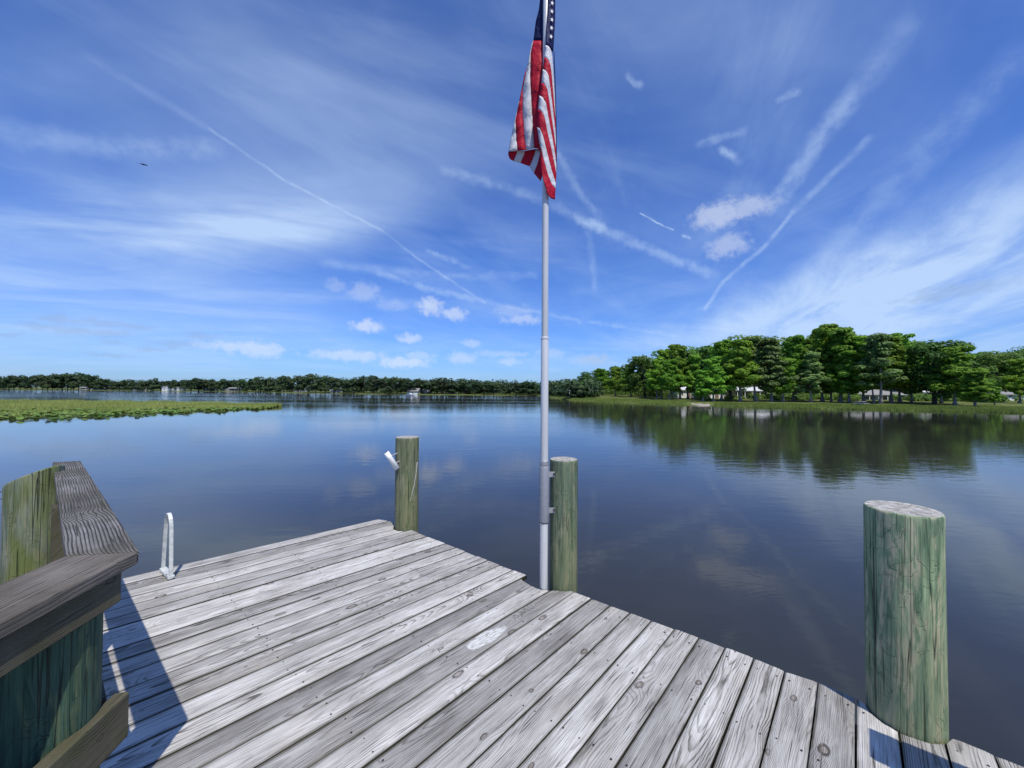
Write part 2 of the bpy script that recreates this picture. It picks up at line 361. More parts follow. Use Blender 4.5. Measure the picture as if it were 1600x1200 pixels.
def endgrain(name, colr=(0.40, 0.38, 0.34)):
    mt, t, b = new_mat(name)
    tc = t.n.new('ShaderNodeTexCoord'); x, y, z = t.sep(tc.outputs['Object'])
    r = t.m('SQRT', t.m('ADD', t.m('MULTIPLY', x, x), t.m('MULTIPLY', y, y)))
    n = t.noise(t.xyz(x, y, 0.0), 22.0, 5.0, 0.65); r2 = t.m('ADD', r, t.m('MULTIPLY', n, 0.016))
    fr = t.m('FRACT', t.m('MULTIPLY', r2, 120)); ang = t.m('ARCTAN2', y, x)
    rad = t.noise(t.xyz(t.m('MULTIPLY', ang, 5.5), 0.0, t.m('MULTIPLY', r, 5.0)), 1.0, 3.0, 0.6)
    rc = t.m('MULTIPLY', t.mr(t.m('ABSOLUTE', t.m('SUBTRACT', rad, 0.52)), 0.02, 0.0), 0.8)
    col = t.ramp(t.m('ADD', t.m('MULTIPLY', fr, 0.28), t.m('MULTIPLY', t.mr(n, 0.3, 0.7), 0.62)), [(0.05, (0.13, 0.12, 0.09)), (0.5, colr), (0.95, (0.58, 0.57, 0.53))])
    col = t.mix(rc, col, (0.04, 0.035, 0.025))
    t.l.new(col, b.inputs['Base Color']); b.inputs['Roughness'].default_value = 0.85
    t.l.new(t.bump(t.m('SUBTRACT', n, rc), 0.6, 0.005), b.inputs['Normal'])
    return mt
M_END = endgrain('piling_end_grain')

def simple(name, colr, rough=0.5, metal=0.0, noise_k=0.12, sc=30, spec=0.5):
    mt, t, b = new_mat(name)
    tc = t.n.new('ShaderNodeTexCoord')
    n = t.noise(tc.outputs['Object'], sc, 5.0, 0.6)
    g = t.mr(n, 0.3, 0.7, 1-noise_k, 1+noise_k*0.4, 'LINEAR')
    t.l.new(t.mix(1.0, (*colr, 1), t.xyz(g, g, g), 'MULTIPLY'), b.inputs['Base Color'])
    t.l.new(t.m('ADD', t.m('MULTIPLY', n, 0.2), rough-0.1), b.inputs['Roughness'])
    b.inputs['Metallic'].default_value = metal; b.inputs['Specular IOR Level'].default_value = spec
    return mt
def mat_pole():
    mt, t, b = new_mat('brushed_aluminium')
    tc = t.n.new('ShaderNodeTexCoord'); x, y, z = t.sep(tc.outputs['Object'])
    n = t.noise(t.xyz(t.m('MULTIPLY', x, 60), t.m('MULTIPLY', y, 60), t.m('MULTIPLY', z, 3)), 1.0, 5.0, 0.6)
    dirt = t.m('MULTIPLY', t.mr(z, 0.45, 0.0), t.mr(n, 0.35, 0.65, 0.25, 1.0))
    col = t.mix(t.m('MULTIPLY', t.mr(n, 0.4, 0.75), 0.35), (0.62, 0.62, 0.61), (0.42, 0.42, 0.42))
    col = t.mix(t.m('MULTIPLY', dirt, 0.6), col, (0.42, 0.39, 0.30))
    t.l.new(col, b.inputs['Base Color']); b.inputs['Metallic'].default_value = 0.12; b.inputs['Roughness'].default_value = 0.42
    return mt
M_POLE = mat_pole()
M_SLEEVE = simple('grey_painted_sleeve', (0.30, 0.31, 0.34), 0.5, 0.2, 0.1)
M_GALV = simple('galvanised_steel', (0.42, 0.42, 0.42), 0.5, 0.5, 0.3)
M_DARKMETAL = simple('rusty_bolt', (0.06, 0.045, 0.04), 0.7, 0.3, 0.4, 80)
M_PVC = simple('white_plastic', (0.82, 0.82, 0.80), 0.35, 0.0, 0.08)
M_LADDER = simple('chalky_white_aluminium', (0.66, 0.68, 0.64), 0.45, 0.15, 0.35, 22)
M_PAINT = simple('white_stain', (0.80, 0.80, 0.77), 0.8, 0.0, 0.12, 60)
M_BLACK = simple('black_feathers', (0.015, 0.015, 0.018), 0.8)

# ---------------------------------------------------------------- water and land
def water_mat():
    mt, t, b = new_mat('lake_water')
    g = t.n.new('ShaderNodeNewGeometry'); P = g.outputs['Position']; x, y, z = t.sep(P)
    c1 = t.noise(P, 0.10, 4.0, 0.6)
    col = t.mix(t.mr(c1, 0.35, 0.7), (0.026, 0.028, 0.024), (0.040, 0.038, 0.030))
    sc = t.mr(t.noise(P, 0.9, 5.0, 0.65), 0.60, 0.78, 0.0, 0.25)
    col = t.mix(sc, col, (0.07, 0.065, 0.045))
    t.l.new(col, b.inputs['Base Color']); b.inputs['IOR'].default_value = 1.42
    b.inputs['Roughness'].default_value = 0.03; b.inputs['Specular IOR Level'].default_value = 0.5
    open_ = t.mr(y, 60.0, 190.0, 0.0, 1.0)
    left = t.mr(x, 20.0, -40.0, 0.0, 1.0)
    patchy = t.mr(t.noise(t.xyz(t.m('MULTIPLY', x, 0.012), t.m('MULTIPLY', y, 0.05), 0.0), 1.0, 3.0, 0.5), 0.42, 0.62, 0.35, 1.0)
    w1 = t.noise(t.xyz(t.m('MULTIPLY', x, 0.9), t.m('MULTIPLY', y, 2.2), 0.0), 1.3, 4.0, 0.55, 0.4)
    w2 = t.noise(t.xyz(t.m('MULTIPLY', x, 3.0), t.m('MULTIPLY', y, 6.5), 4.0), 1.5, 3.0, 0.5, 0.3)
    w3 = t.noise(t.xyz(t.m('MULTIPLY', x, 0.25), t.m('MULTIPLY', y, 0.6), 4.0), 1.0, 2.0, 0.5)
    hh = t.m('ADD', t.m('MULTIPLY', w1, 0.030), t.m('ADD', t.m('MULTIPLY', w2, 0.0055), t.m('MULTIPLY', w3, 0.03)))
    st = t.m('MULTIPLY', patchy, t.m('ADD', 0.27, t.m('MULTIPLY', t.m('MULTIPLY', open_, 1.0), 1.1)))
    hh = t.m('MULTIPLY', hh, st)
    t.l.new(t.bump(hh, 1.0, 1.0), b.inputs['Normal'])
    return mt
M_WATER = water_mat()
def sheet(name, mat, x0, x1, y0, y1, z, nx=1, ny=1):
    vs = [(x0+(x1-x0)*i/nx, y0+(y1-y0)*j/ny, z) for j in range(ny+1) for i in range(nx+1)]
    fs = [(j*(nx+1)+i, j*(nx+1)+i+1, (j+1)*(nx+1)+i+1, (j+1)*(nx+1)+i) for j in range(ny) for i in range(nx)]
    return link_mesh(name, vs, fs, mat)
tag(sheet('lake_water', M_WATER, -4000, 4000, -1500, 6000, 0.0, 8, 8), kind='structure')

SH_PX = [(-700,440),(0,440),(130,430),(250,395),(370,335),(450,280),(540,245),(620,222),(740,216),(835,212),(850,190),(862,146),(900,103),(950,92),(1000,85),(1100,75),(1200,68),(1300,64),(1400,60.5),(1500,57.5),(1600,54.5),(1800,50),(2200,44)]
SA = np.array([(p-800)/600 for p, _ in SH_PX]); SY = np.array([d for _, d in SH_PX], float)
SA_ = list(SA)
def shoreY(a): return float(np.interp(a, SA, SY))
RZ_D = np.array([-6, 0, 2, 8, 25, 60, 160, 500, 1500, 4000]); RZ_Z = np.array([-0.9, 0.0, 0.16, 0.35, 0.6, 1.15, 2.0, 3.0, 4.0, 6.0])
def ground(x, y):
    a = x/y; return float(np.interp(y-shoreY(a), RZ_D, RZ_Z))
M_LAND, t, b = new_mat('lawn_and_marsh_ground')
g = t.n.new('ShaderNodeNewGeometry'); P = g.outputs['Position']
n1 = t.noise(P, 0.25, 5.0, 0.6); n2 = t.noise(P, 3.0, 5.0, 0.65)
c = t.mix(t.mr(n1, 0.35, 0.65), (0.075, 0.115, 0.025), (0.16, 0.17, 0.055)); c = t.mix(t.mr(n2, 0.4, 0.75, 0, 0.5), c, (0.05, 0.06, 0.02))
t.l.new(c, b.inputs['Base Color']); b.inputs['Roughness'].default_value = 0.9; b.inputs['Specular IOR Level'].default_value = 0.1
t.l.new(t.bump(n2, 0.6, 0.1), b.inputs['Normal'])
az = sorted(set(list(np.linspace(-2.4, 2.3, 150)) + SA_)); rows = RZ_D
vs = []; fs = []
for a in az:
    s0 = shoreY(a)*(1+0.012*math.sin(a*37)+0.008*math.sin(a*91+1))
    for d_, z_ in zip(RZ_D, RZ_Z):
        Y = s0+d_; vs.append((a*Y, Y, z_ + (0.03*math.sin(Y*1.7+a*50) if d_ > 1 else 0)))
nr = len(rows)
for i in range(len(az)-1):
    for j in range(nr-1): fs.append((i*nr+j, (i+1)*nr+j, (i+1)*nr+j+1, i*nr+j+1))
tag(link_mesh('shore_ground', vs, fs, M_LAND, smooth=True), kind='structure')

# ---------------------------------------------------------------- foliage
def leaf_mat(name, c0, c1, c2, trans=0.25, sc=0.35):
    mt, t, b = new_mat(name)
    g = t.n.new('ShaderNodeNewGeometry'); oi = t.n.new('ShaderNodeObjectInfo')
    tc = t.n.new('ShaderNodeTexCoord')
    n = t.noise(tc.outputs['Object'], sc, 4.0, 0.65)
    c = t.mix(t.mr(n, 0.34, 0.66), c0, c1)
    c = t.mix(t.m('MULTIPLY', t.mr(g.outputs['Random Per Island'], 0.3, 1.0), 0.5), c, c2)
    k = t.mr(oi.outputs['Random'], 0, 1, 0.72, 1.28, 'LINEAR'); k2 = t.mr(t.m('FRACT', t.m('MULTIPLY', oi.outputs['Random'], 9.1)), 0, 1, 0.85, 1.12, 'LINEAR')
    c = t.mix(1.0, c, t.xyz(t.m('MULTIPLY', k, k2), k, t.m('MULTIPLY', k, 0.95)), 'MULTIPLY')
    t.l.new(c, b.inputs['Base Color']); b.inputs['Roughness'].default_value = 0.6; b.inputs['Specular IOR Level'].default_value = 0.25
    tr = t.n.new('ShaderNodeBsdfTranslucent'); t.l.new(c, tr.inputs[0])
    mx = t.n.new('ShaderNodeMixShader'); mx.inputs[0].default_value = trans
    t.l.new(b.outputs[0], mx.inputs[1]); t.l.new(tr.outputs[0], mx.inputs[2])
    t.l.new(mx.outputs[0], t.n['Material Output'].inputs[0])
    return mt
M_CYP = leaf_mat('cypress_foliage', (0.12, 0.26, 0.03), (0.23, 0.42, 0.04), (0.32, 0.46, 0.07), 0.42)
M_OAK = leaf_mat('oak_foliage', (0.06, 0.14, 0.028), (0.14, 0.27, 0.042), (0.17, 0.25, 0.07), 0.38)
M_MOSS = leaf_mat('grey_mossy_foliage', (0.12, 0.21, 0.07), (0.22, 0.36, 0.09), (0.28, 0.34, 0.17), 0.4)
M_FAR = leaf_mat('far_tree_foliage', (0.020, 0.045, 0.022), (0.060, 0.105, 0.032), (0.07, 0.09, 0.045), sc=0.22)
M_REED = leaf_mat('reed_blades', (0.22, 0.27, 0.05), (0.36, 0.38, 0.09), (0.44, 0.34, 0.17), 0.35, 0.12)
M_LILY = leaf_mat('lily_pads', (0.06, 0.15, 0.025), (0.13, 0.26, 0.045), (0.24, 0.28, 0.09), 0.1, 0.6)
M_MARSH = leaf_mat('marsh_grass', (0.16, 0.22, 0.035), (0.27, 0.32, 0.06), (0.34, 0.31, 0.12), 0.3, 0.12)
def bark(name, c0, c1):
    mt, t, b = new_mat(name); tc = t.n.new('ShaderNodeTexCoord'); x, y, z = t.sep(tc.outputs['Object'])
    n = t.noise(t.xyz(t.m('MULTIPLY', x, 6), t.m('MULTIPLY', y, 6), z), 1.0, 5.0, 0.6)
    t.l.new(t.mix(t.mr(n, 0.35, 0.65), c0, c1), b.inputs['Base Color']); b.inputs['Roughness'].default_value = 0.9
    t.l.new(t.bump(n, 0.8, 0.05), b.inputs['Normal']); return mt
M_BARK = bark('grey_bark', (0.13, 0.115, 0.10), (0.32, 0.30, 0.27)); M_BARKD = bark('dark_bark', (0.05, 0.04, 0.032), (0.13, 0.115, 0.10))

def leaf_mesh(name, centers, radii, per, size, mat, up=0.65, seed=0, aspect=0.55):
    rg = np.random.default_rng(seed)
    C_ = np.repeat(np.array(centers), per, 0); Rr = np.repeat(np.array(radii), per, 0); n = len(C_)
    d = rg.normal(size=(n, 3)); d /= np.linalg.norm(d, axis=1)[:, None]
    rad = rg.uniform(0.45, 1.0, n)**0.5
    P = C_+d*Rr*rad[:, None]
    nr_ = d+rg.normal(scale=0.42, size=(n, 3)); nr_[:, 2] += up; nr_ /= np.linalg.norm(nr_, axis=1)[:, None]
    a = np.cross(nr_, rg.normal(size=(n, 3))); a /= np.linalg.norm(a, axis=1)[:, None]; b = np.cross(nr_, a)
    s = (size*rg.uniform(0.55, 1.35, n))[:, None]
    V = np.stack([P-a*s, P-b*s*aspect+a*s*0.1, P+a*s, P+b*s*aspect-a*s*0.1], 1).reshape(-1, 3)
    me = bpy.data.meshes.new(name); me.vertices.add(4*n); me.vertices.foreach_set('co', V.ravel())
    me.loops.add(4*n); me.loops.foreach_set('vertex_index', np.arange(4*n))
    me.polygons.add(n); me.polygons.foreach_set('loop_start', np.arange(0, 4*n, 4)); me.polygons.foreach_set('loop_total', np.full(n, 4))
    me.materials.append(mat); me.update(); me.validate()
    return me

def cypress(seed, H=18.0, spread=4.0, base=0.2, mat=M_CYP, per=150, gaps=0.12, size=0.31, multi=1, top=0.55):
    """unit tree of height H; returns (trunk mesh, crown mesh)"""
    rd = random.Random(seed); mb = MB(); cs = []; rs = []
    for k in range(multi):
        lean = (rd.uniform(-.05, .05)+ (0.10*(k-0.5) if multi > 1 else 0), rd.uniform(-.04, .04))
        pts = []; rad = []
        for i in range(12):
            q = i/11; z = q*H*0.93-0.3
            pts.append((lean[0]*z+0.15*math.sin(q*5+seed), lean[1]*z+0.12*math.cos(q*4+seed), z)); rad.append((0.20*(1-q)+0.03)*(1+1.6*math.exp(-q*22)))
        mb.tube(pts, rad, 9)
        nb = 40
        for i in range(nb):
            q = base+(0.99-base)*((i+rd.random())/nb)
            if rd.random() < gaps*0.6: continue
            z = q*H*0.93; tp = Vector((lean[0]*z+0.15*math.sin(q*5+seed), lean[1]*z, z))
            an = i*2.4+rd.uniform(-.5, .5)
            prof = math.sin(min(1.0, (q-base)/(1-base)*1.15+0.28)*math.pi)**0.6 if q < 0.93 else 0.35
            L = spread*max(prof, 0.32)*rd.uniform(0.45, 1.1)
            tip = tp+Vector((math.cos(an)*L, math.sin(an)*L, rd.uniform(0.02, 0.3)*L+0.3))
            mid = tp.lerp(tip, 0.5)+Vector((0, 0, 0.1*L))
            mb.tube([tp, mid, tip], [0.09*(1.2-q), 0.055, 0.02], 5, cap=False)
            m_ = rd.randint(2, 4)
            for j in range(m_):
                c_ = tp.lerp(tip, (j+1.0)/m_*0.95+0.08)+Vector((rd.uniform(-.5, .5), rd.uniform(-.5, .5), rd.uniform(-.25, .35)))
                w_ = rd.uniform(0.6, 1.35)*spread/4.0
                cs.append(tuple(c_)); rs.append((w_, w_, w_*rd.uniform(0.5, 0.95)))
    for i in range(5):
        cs.append((lean[0]*H+rd.uniform(-1, 1)*spread*.3, rd.uniform(-1, 1)*spread*.3, H*rd.uniform(0.92, 0.985))); rs.append((1.0, 1.0, 0.5))
    tm = mb.build('tmp', M_BARK, smooth=True); tme = tm.data; bpy.data.objects.remove(tm); tme.name = 'tree_trunk'
    return tme, leaf_mesh('tree_crown', cs, rs, per, size, mat, seed=seed)
def roundtree(seed, H=16.0, spread=6.5, mat=M_OAK, n=26, per=60, size=0.55, bk=M_BARKD):
    rd = random.Random(seed); mb = MB()
    mb.tube([(0, 0, -0.4), (0.1, 0, H*0.18), (0.2, 0.1, H*0.4), (0.1, 0, H*0.7)], [0.5, 0.36, 0.28, 0.1], 8)
    cs = []; rs = []
    for i in range(n):
        an = rd.uniform(0, 6.28); q = rd.uniform(0.22, 0.95); L = spread*math.sqrt(max(0.05, 1-((q-0.5)/0.52)**2))*rd.uniform(0.3, 0.9)
        z = q*H; c_ = (math.cos(an)*L, math.sin(an)*L, z)
        if i % 3 == 0: mb.tube([(0.15, 0, z*0.45), (c_[0]*.5, c_[1]*.5, z*0.78), c_], [0.16, 0.09, 0.03], 5, cap=False)
        w_ = rd.uniform(0.22, 0.42)*spread; cs.append(c_); rs.append((w_, w_, w_*rd.uniform(.5, .75)))
    tm = mb.build('tmp', bk, smooth=True); tme = tm.data; bpy.data.objects.remove(tm); tme.name = 'tree_trunk'
    return tme, leaf_mesh('tree_crown', cs, rs, per, size, mat, seed=seed)

def place_tree(name, var, x, y, h, H0, wscale, label, cat='tree', group=None, rz=None, z=None):
    tme, cme = var
    e = empty(name, (x, y, ground(x, y)-0.1 if z is None else z), rz if rz is not None else random.uniform(0, 6.28), label, cat, group)
    s = h/H0; e.scale = (s*wscale, s*wscale, s)
    for nm, me in (('trunk', tme), ('crown', cme)):
        o = bpy.data.objects.new(nm, me); COL.objects.link(o); o.parent = e
    return e

VC = [cypress(11, multi=1), cypress(12, spread=4.6, base=0.22), cypress(13, spread=3.6, multi=2, gaps=0.3), cypress(14, spread=4.4, base=0.3, gaps=0.35),
      cypress(15, spread=5.0, base=0.24), cypress(16, spread=3.4, base=0.2, multi=2)]
VM = [cypress(21, spread=3.8, base=0.26, mat=M_MOSS, gaps=0.45, per=100), cypress(22, spread=3.4, base=0.2, mat=M_MOSS, gaps=0.5, per=100, multi=2)]
VO = [roundtree(31, per=150, n=34, size=0.40), roundtree(32, spread=7.5, per=150, n=38, size=0.42)]
OX = [885, 900, 912, 925, 945, 975, 1000, 1015, 1030, 1045, 1065, 1080, 1100, 1120, 1150, 1160, 1175, 1200, 1215, 1240, 1260, 1290, 1320, 1345, 1370, 1385, 1405, 1422, 1430, 1436, 1450, 1490, 1510, 1525, 1560, 1585, 1600, 1640]
OY = [606, 594, 584, 578, 575, 567, 562, 552, 545, 538, 537, 540, 534, 530, 532, 528, 522, 522, 528, 522, 514, 507, 509, 520, 520, 517, 520, 530, 548, 542, 534, 535, 545, 558, 575, 560, 545, 540]
def top_at(px): return float(np.interp(px, OX, OY))
# front trees: px of trunk, depth, top fraction (px below outline), variant key, width, label
FT = [
 (907,178,2,'c1',1.1,'small round cypress at the left tip of the right grove behind the tiny pavilion'),
 (922,168,0,'o0',0.9,'dark rounded tree second from the left end of the right shore grove'),
 (941,155,0,'c4',1.1,'yellow-green topped cypress near the left end of the right shore grove'),
 (962,140,3,'c1',1.0,'broad dark green cypress right of the yellow-topped one at the grove\'s left end'),
 (985,128,4,'c0',1.1,'cypress with one pale straight trunk left of the dark leafy oak'),
 (1008,124,0,'o1',0.8,'very dark leafy oak standing left of the tightly set cypress trunks'),
 (1026,108,12,'c4',0.8,'leftmost trunk of the tight row of cypresses before the white-roofed houses'),
 (1034,112,2,'c3',0.9,'slim cypress directly right of the leftmost tight-set trunk'),
 (1047,102,22,'c1',1.0,'low cypress with leaning forked trunk by the water left of the first white roof'),
 (1063,106,0,'c4',1.0,'tall cypress with its trunk in front of the leftmost white roof'),
 (1074,108,8,'m0',1.0,'grey mossy cypress between the first and second peak of white roof'),
 (1085,104,14,'c0',0.8,'thin cypress at the right end of the leftmost white roof'),
 (1098,90,42,'c5',1.0,'short bright green cypress leaning over the sandy landing'),
 (1115,90,26,'c0',1.1,'fork-trunked cypress just right of the sandy landing'),
 (1126,96,0,'c4',1.0,'tall cypress standing right of the fork-trunked one by the landing'),
 (1142,100,8,'o0',0.7,'dark bushy tree behind and right of the sandy landing'),
 (1157,90,0,'c3',1.1,'cypress with thick flared trunk before the left end of the long porch house'),
 (1180,90,0,'m0',1.2,'sparse grey crowned cypress with sky gaps before the long porch house'),
 (1206,89,2,'m1',1.2,'dark trunked mossy cypress before the right end of the long porch house'),
 (1224,88,30,'c2',0.9,'bright low cypress with wide white foot, right of the long porch house'),
 (1240,92,0,'c1',1.0,'tall cypress immediately left of the highest crowns of the grove'),
 (1266,86,34,'m1',1.0,'shorter pale cypress with slender flared trunk below the highest crowns'),
 (1284,90,0,'c4',1.1,'tallest cypress of the right shore, at the summit of the tree line'),
 (1298,88,40,'m1',0.7,'small grey-green cypress below the summit of the tree line'),
 (1314,86,1,'c2',1.2,'thick twin trunk cypress right of the summit of the tree line'),
 (1326,84,34,'c5',1.1,'bright green low cypress hanging over the lawn left of the picnic table'),
 (1348,84,4,'c0',1.1,'cypress right behind the picnic table'),
 (1364,82,20,'c3',0.8,'narrow cypress before the grey shingled house, right of the picnic table'),
 (1375,79,0,'m0',1.2,'mossy cypress with spreading roots before the middle of the grey shingled house'),
 (1391,82,4,'c1',1.0,'cypress trunk at the right end of the grey shingled house'),
 (1407,86,0,'c4',1.0,'tall crown that ends the high tree line before the notch of sky'),
 (1424,88,16,'m1',0.8,'slim mossy tree in the notch right of the high tree line'),
 (1460,78,0,'o1',0.85,'broad dark tree just right of the notch of sky in the tree line'),
 (1470,82,10,'c3',1.0,'cypress growing against the broad dark tree right of the notch'),
 (1493,73,2,'c1',1.1,'tall cypress with a mossy pale trunk left of the low yellow-green crown'),
 (1522,67,22,'c5',1.25,'low spreading yellow-green cypress near the right end of the shore'),
 (1592,84,6,'c1',1.0,'dark green cypress cut by the right frame edge, before the white house'),
 (1554,74,30,'c2',0.9,'small bright cypress in front of the white house at the right edge'),
]
SETS = {'c': VC, 'm': VM, 'o': VO}; H0 = {'c': 18.0, 'm': 18.0, 'o': 16.0}
for (px, d_, dn, key, wsc, lab) in FT:
    X = (px-800)/600*d_; X0 = WY(px, 600, d_).x
    gz = ground(X0, d_); tp = WY(px, top_at(px)+dn, d_).z
    h = tp-gz
    V = SETS[key[0]][int(key[1])]
    place_tree('cypress_tree' if key[0] != 'o' else 'oak_tree', V, X0, d_, h, H0[key[0]], wsc*min(1.5 if px < 1030 else 1.35, 18.0/h*(1.15 if px < 1030 else 0.98)), lab)
# second row
rd = random.Random(5)
SHORT = ['tiny pavilion', 'dark rounded tree at the grove\'s left end', 'yellow-green topped cypress', 'broad cypress next to the yellow-topped one', 'cypress with one pale trunk', 'very dark leafy oak',
 'leftmost of the tight-set trunks', 'slim cypress of the tight-set row', 'leaning forked cypress near the first white roof', 'leftmost white roof', 'mossy cypress between two white roofs', 'right end of the leftmost white roof',
 'short bright cypress over the sandy landing', 'fork-trunked cypress by the landing', 'tall cypress right of the landing', 'dark bushy tree right of the landing', 'thick flared trunk by the long porch house', 'sparse grey crown above the long porch house',
 'right end of the long porch house', 'small tan house', 'cypress left of the highest crowns', 'slender flared trunk below the highest crowns', 'tallest cypress of the shore', 'small grey-green cypress below the summit', 'thick twin trunk cypress',
 'low cypress left of the picnic table', 'cypress at the picnic table', 'left half of the grey shingled house', 'middle of the grey shingled house', 'right end of the grey shingled house', 'last tall crown before the notch of sky', 'slim mossy tree in the notch of sky',
 'broad dark tree right of the notch', 'cypress growing against the broad dark tree', 'tall cypress with mossy pale trunk', 'low spreading yellow-green cypress', 'cypress cut by the right frame edge', 'small cypress before the white house at the edge']
for (fx, fd, fdn, fkey, fw, flab), sh in zip(FT, SHORT):
    px = fx+rd.uniform(-2, 8)
    d_ = float(np.interp(px, [900, 1000, 1100, 1600], [200, 150, 118, 104]))*rd.uniform(0.97, 1.12)
    X0 = WY(px, 600, d_).x
    dn = rd.uniform(2, 18) if px < 1515 else rd.uniform(-6, 2)
    if 1418 < px < 1440: dn = 24
    tp = WY(px, (top_at(px) if px < 1515 else 552)+dn, d_).z; h = tp-ground(X0, d_)
    key = rd.choice(['o0', 'o1', 'c1', 'c3', 'c4', 'o0']) if px < 1515 else 'o%d' % rd.randint(0, 1)
    V = SETS[key[0]][int(key[1])]
    place_tree('oak_tree' if key[0] == 'o' else 'cypress_tree', V, X0, d_, h, H0[key[0]], 1.25, ('dark oak' if key[0] == 'o' else 'green tree')+' half hidden behind the '+sh)
for i, px in enumerate((1568, 1584, 1600, 1618, 1636)):
    d_ = 112+4*(i % 2); X0 = WY(px, 600, d_).x; h = WY(px, [550, 556, 546, 542, 540][i], d_).z-ground(X0, d_)
    place_tree('oak_tree', VO[i % 2], X0, d_, h, 16.0, 1.0, 'grey-green oak behind the white house at the right edge of the view', group='oaks behind the house at the right edge')
# far shore trees
VF = [roundtree(41+i, H=15, spread=7.5+i*0.5, mat=M_FAR, n=22, per=48, size=0.95) for i in range(5)]
FX = [0, 30, 60, 90, 140, 160, 190, 230, 260, 300, 330, 380, 400, 430, 450, 490, 515, 540, 575, 600, 640, 660, 690, 720, 760, 780, 800, 845, 870, 900]
FY = [587.5, 587, 585.5, 585, 586, 591, 593, 592.5, 595, 592, 594, 592, 587, 591, 588.5, 584, 588, 592, 590, 588, 594, 593, 593, 594, 597, 594, 596, 598, 599, 600]
rd = random.Random(9); px = -160.0
while px < 905:
    base_d = shoreY((px-800)/600)
    d_ = base_d+rd.uniform(6, 16); X0 = WY(px, 600, d_).x
    tp = WY(px, float(np.interp(px, FX, FY))+rd.choice([-2, -1, 0, 1, 3, 6]), d_).z; h = max(5.0, tp-ground(X0, d_))
    segs = [(0, 'beyond the left frame edge of the reed bed on the farthest shore'), (126, 'on the farthest shore left of the tiny brown-roofed house'), (206, 'on the farthest shore between the brown-roofed and low white houses'),
            (282, 'by the long building with the big white roof'), (345, 'on the farthest shore between the big white roof and the docks'), (420, 'on the far shore right of the dock end house'), (520, 'on the middle point, highest part of the far tree line'),
            (634, 'on the far shore left of the little moored boat'), (715, 'on the far shore around the boat and grey-roofed house'), (842, 'on the far shore left of the flagpole'), (999, 'on the far shore right behind the flagpole')]
    seg = next(q[1] for q in segs if px < q[0])
    place_tree('oak_tree', VF[rd.randint(0, 4)], X0, d_, h, 15.0, rd.uniform(0.75, 1.35)*min(1.4, max(0.8, 12/h)), 'dark rounded tree '+seg, group='trees '+seg)
    px += rd.uniform(0.9, 1.25)*6.0*600/d_
# continuous wood behind them
cs = []; rs = []
rg = np.random.default_rng(3)
for px in np.arange(-250, 930, 2.2):
    base_d = shoreY((px-800)/600); 
    for k in range(2):
        d_ = base_d+rg.uniform(20, 45); p = WY(px, 600, d_)
        ht = (WY(px, float(np.interp(px, FX, FY))+4, d_).z)*rg.uniform(0.15, 0.95)
        cs.append((p.x, d_, ht+1)); rs.append((3.5, 3.0, 2.6))
for px in np.arange(930, 1700, 4.0):                       # undergrowth mass behind the grove's houses
    d_ = float(np.interp(px, [900, 1000, 1100, 1600], [215, 170, 150, 140]))*rg.uniform(0.97, 1.1); p = WY(px, 600, d_)
    for k in range(2):
        cs.append((p.x, d_, rg.uniform(2.5, 9.5))); rs.append((3.2, 2.0, 2.2))
rgu = np.random.default_rng(12); uc = []; ur = []
for px in np.arange(885, 1690, 2.6):                       # shrubs and shade plants between the trunks
    if any(a < px < b_ for a, b_ in ((1060, 1094), (1104, 1136), (1150, 1200), (1340, 1396), (1402, 1422), (1566, 1640))) and rgu.random() < 0.9: continue
    d_ = float(np.interp(px, [900, 1000, 1100, 1600], [190, 140, 108, 92]))*rgu.uniform(0.95, 1.05); p = WY(px, 600, d_)
    hb = ground(p.x, d_); big = 1.0 if px > 1060 else 1.9
    uc.append((p.x, d_, hb+rgu.uniform(0.2, 1.1)*big)); ur.append((1.3*big, 1.0*big, 0.9*big))
ou = bpy.data.objects.new('undergrowth', leaf_mesh('undergrowth', uc, ur, 90, 0.3, M_OAK, seed=9)); COL.objects.link(ou)
tag(ou, 'dark shrubs and undergrowth between the trunks on the right shore', 'undergrowth', kind='stuff')
mw = leaf_mesh('woodland', cs, rs, 42, 0.8, M_FAR, seed=8)
o = bpy.data.objects.new('woodland', mw); COL.objects.link(o)
tag(o, 'continuous dark woodland mass behind the far shore trees', 'woodland', kind='stuff')

# ---------------------------------------------------------------- reeds, lily pads and shore grass
def blades(name, P, hgt, wid, mat, seed=0):
    rg = np.random.default_rng(seed); n = len(P)
    ang = rg.uniform(0, 6.28, n); a = np.stack([np.cos(ang), np.sin(ang), np.zeros(n)], 1)
    w = (wid*rg.uniform(0.6, 1.4, n))[:, None]; h = hgt if isinstance(hgt, np.ndarray) else np.full(n, hgt); h = h*rg.uniform(0.6, 1.25, n)
    lean = rg.normal(scale=0.22, size=(n, 3))*h[:, None]; lean[:, 2] = 0
    tip = P+lean; tip[:, 2] += h
    V = np.stack([P-a*w, P+a*w, tip], 1).reshape(-1, 3)
    me = bpy.data.meshes.new(name); me.vertices.add(3*n); me.vertices.foreach_set('co', V.ravel())
    me.loops.add(3*n); me.loops.foreach_set('vertex_index', np.arange(3*n))
    me.polygons.add(n); me.polygons.foreach_set('loop_start', np.arange(0, 3*n, 3)); me.polygons.foreach_set('loop_total', np.full(n, 3))
    me.materials.append(mat); me.update(); me.validate()
    o = bpy.data.objects.new(name, me); COL.objects.link(o); return o
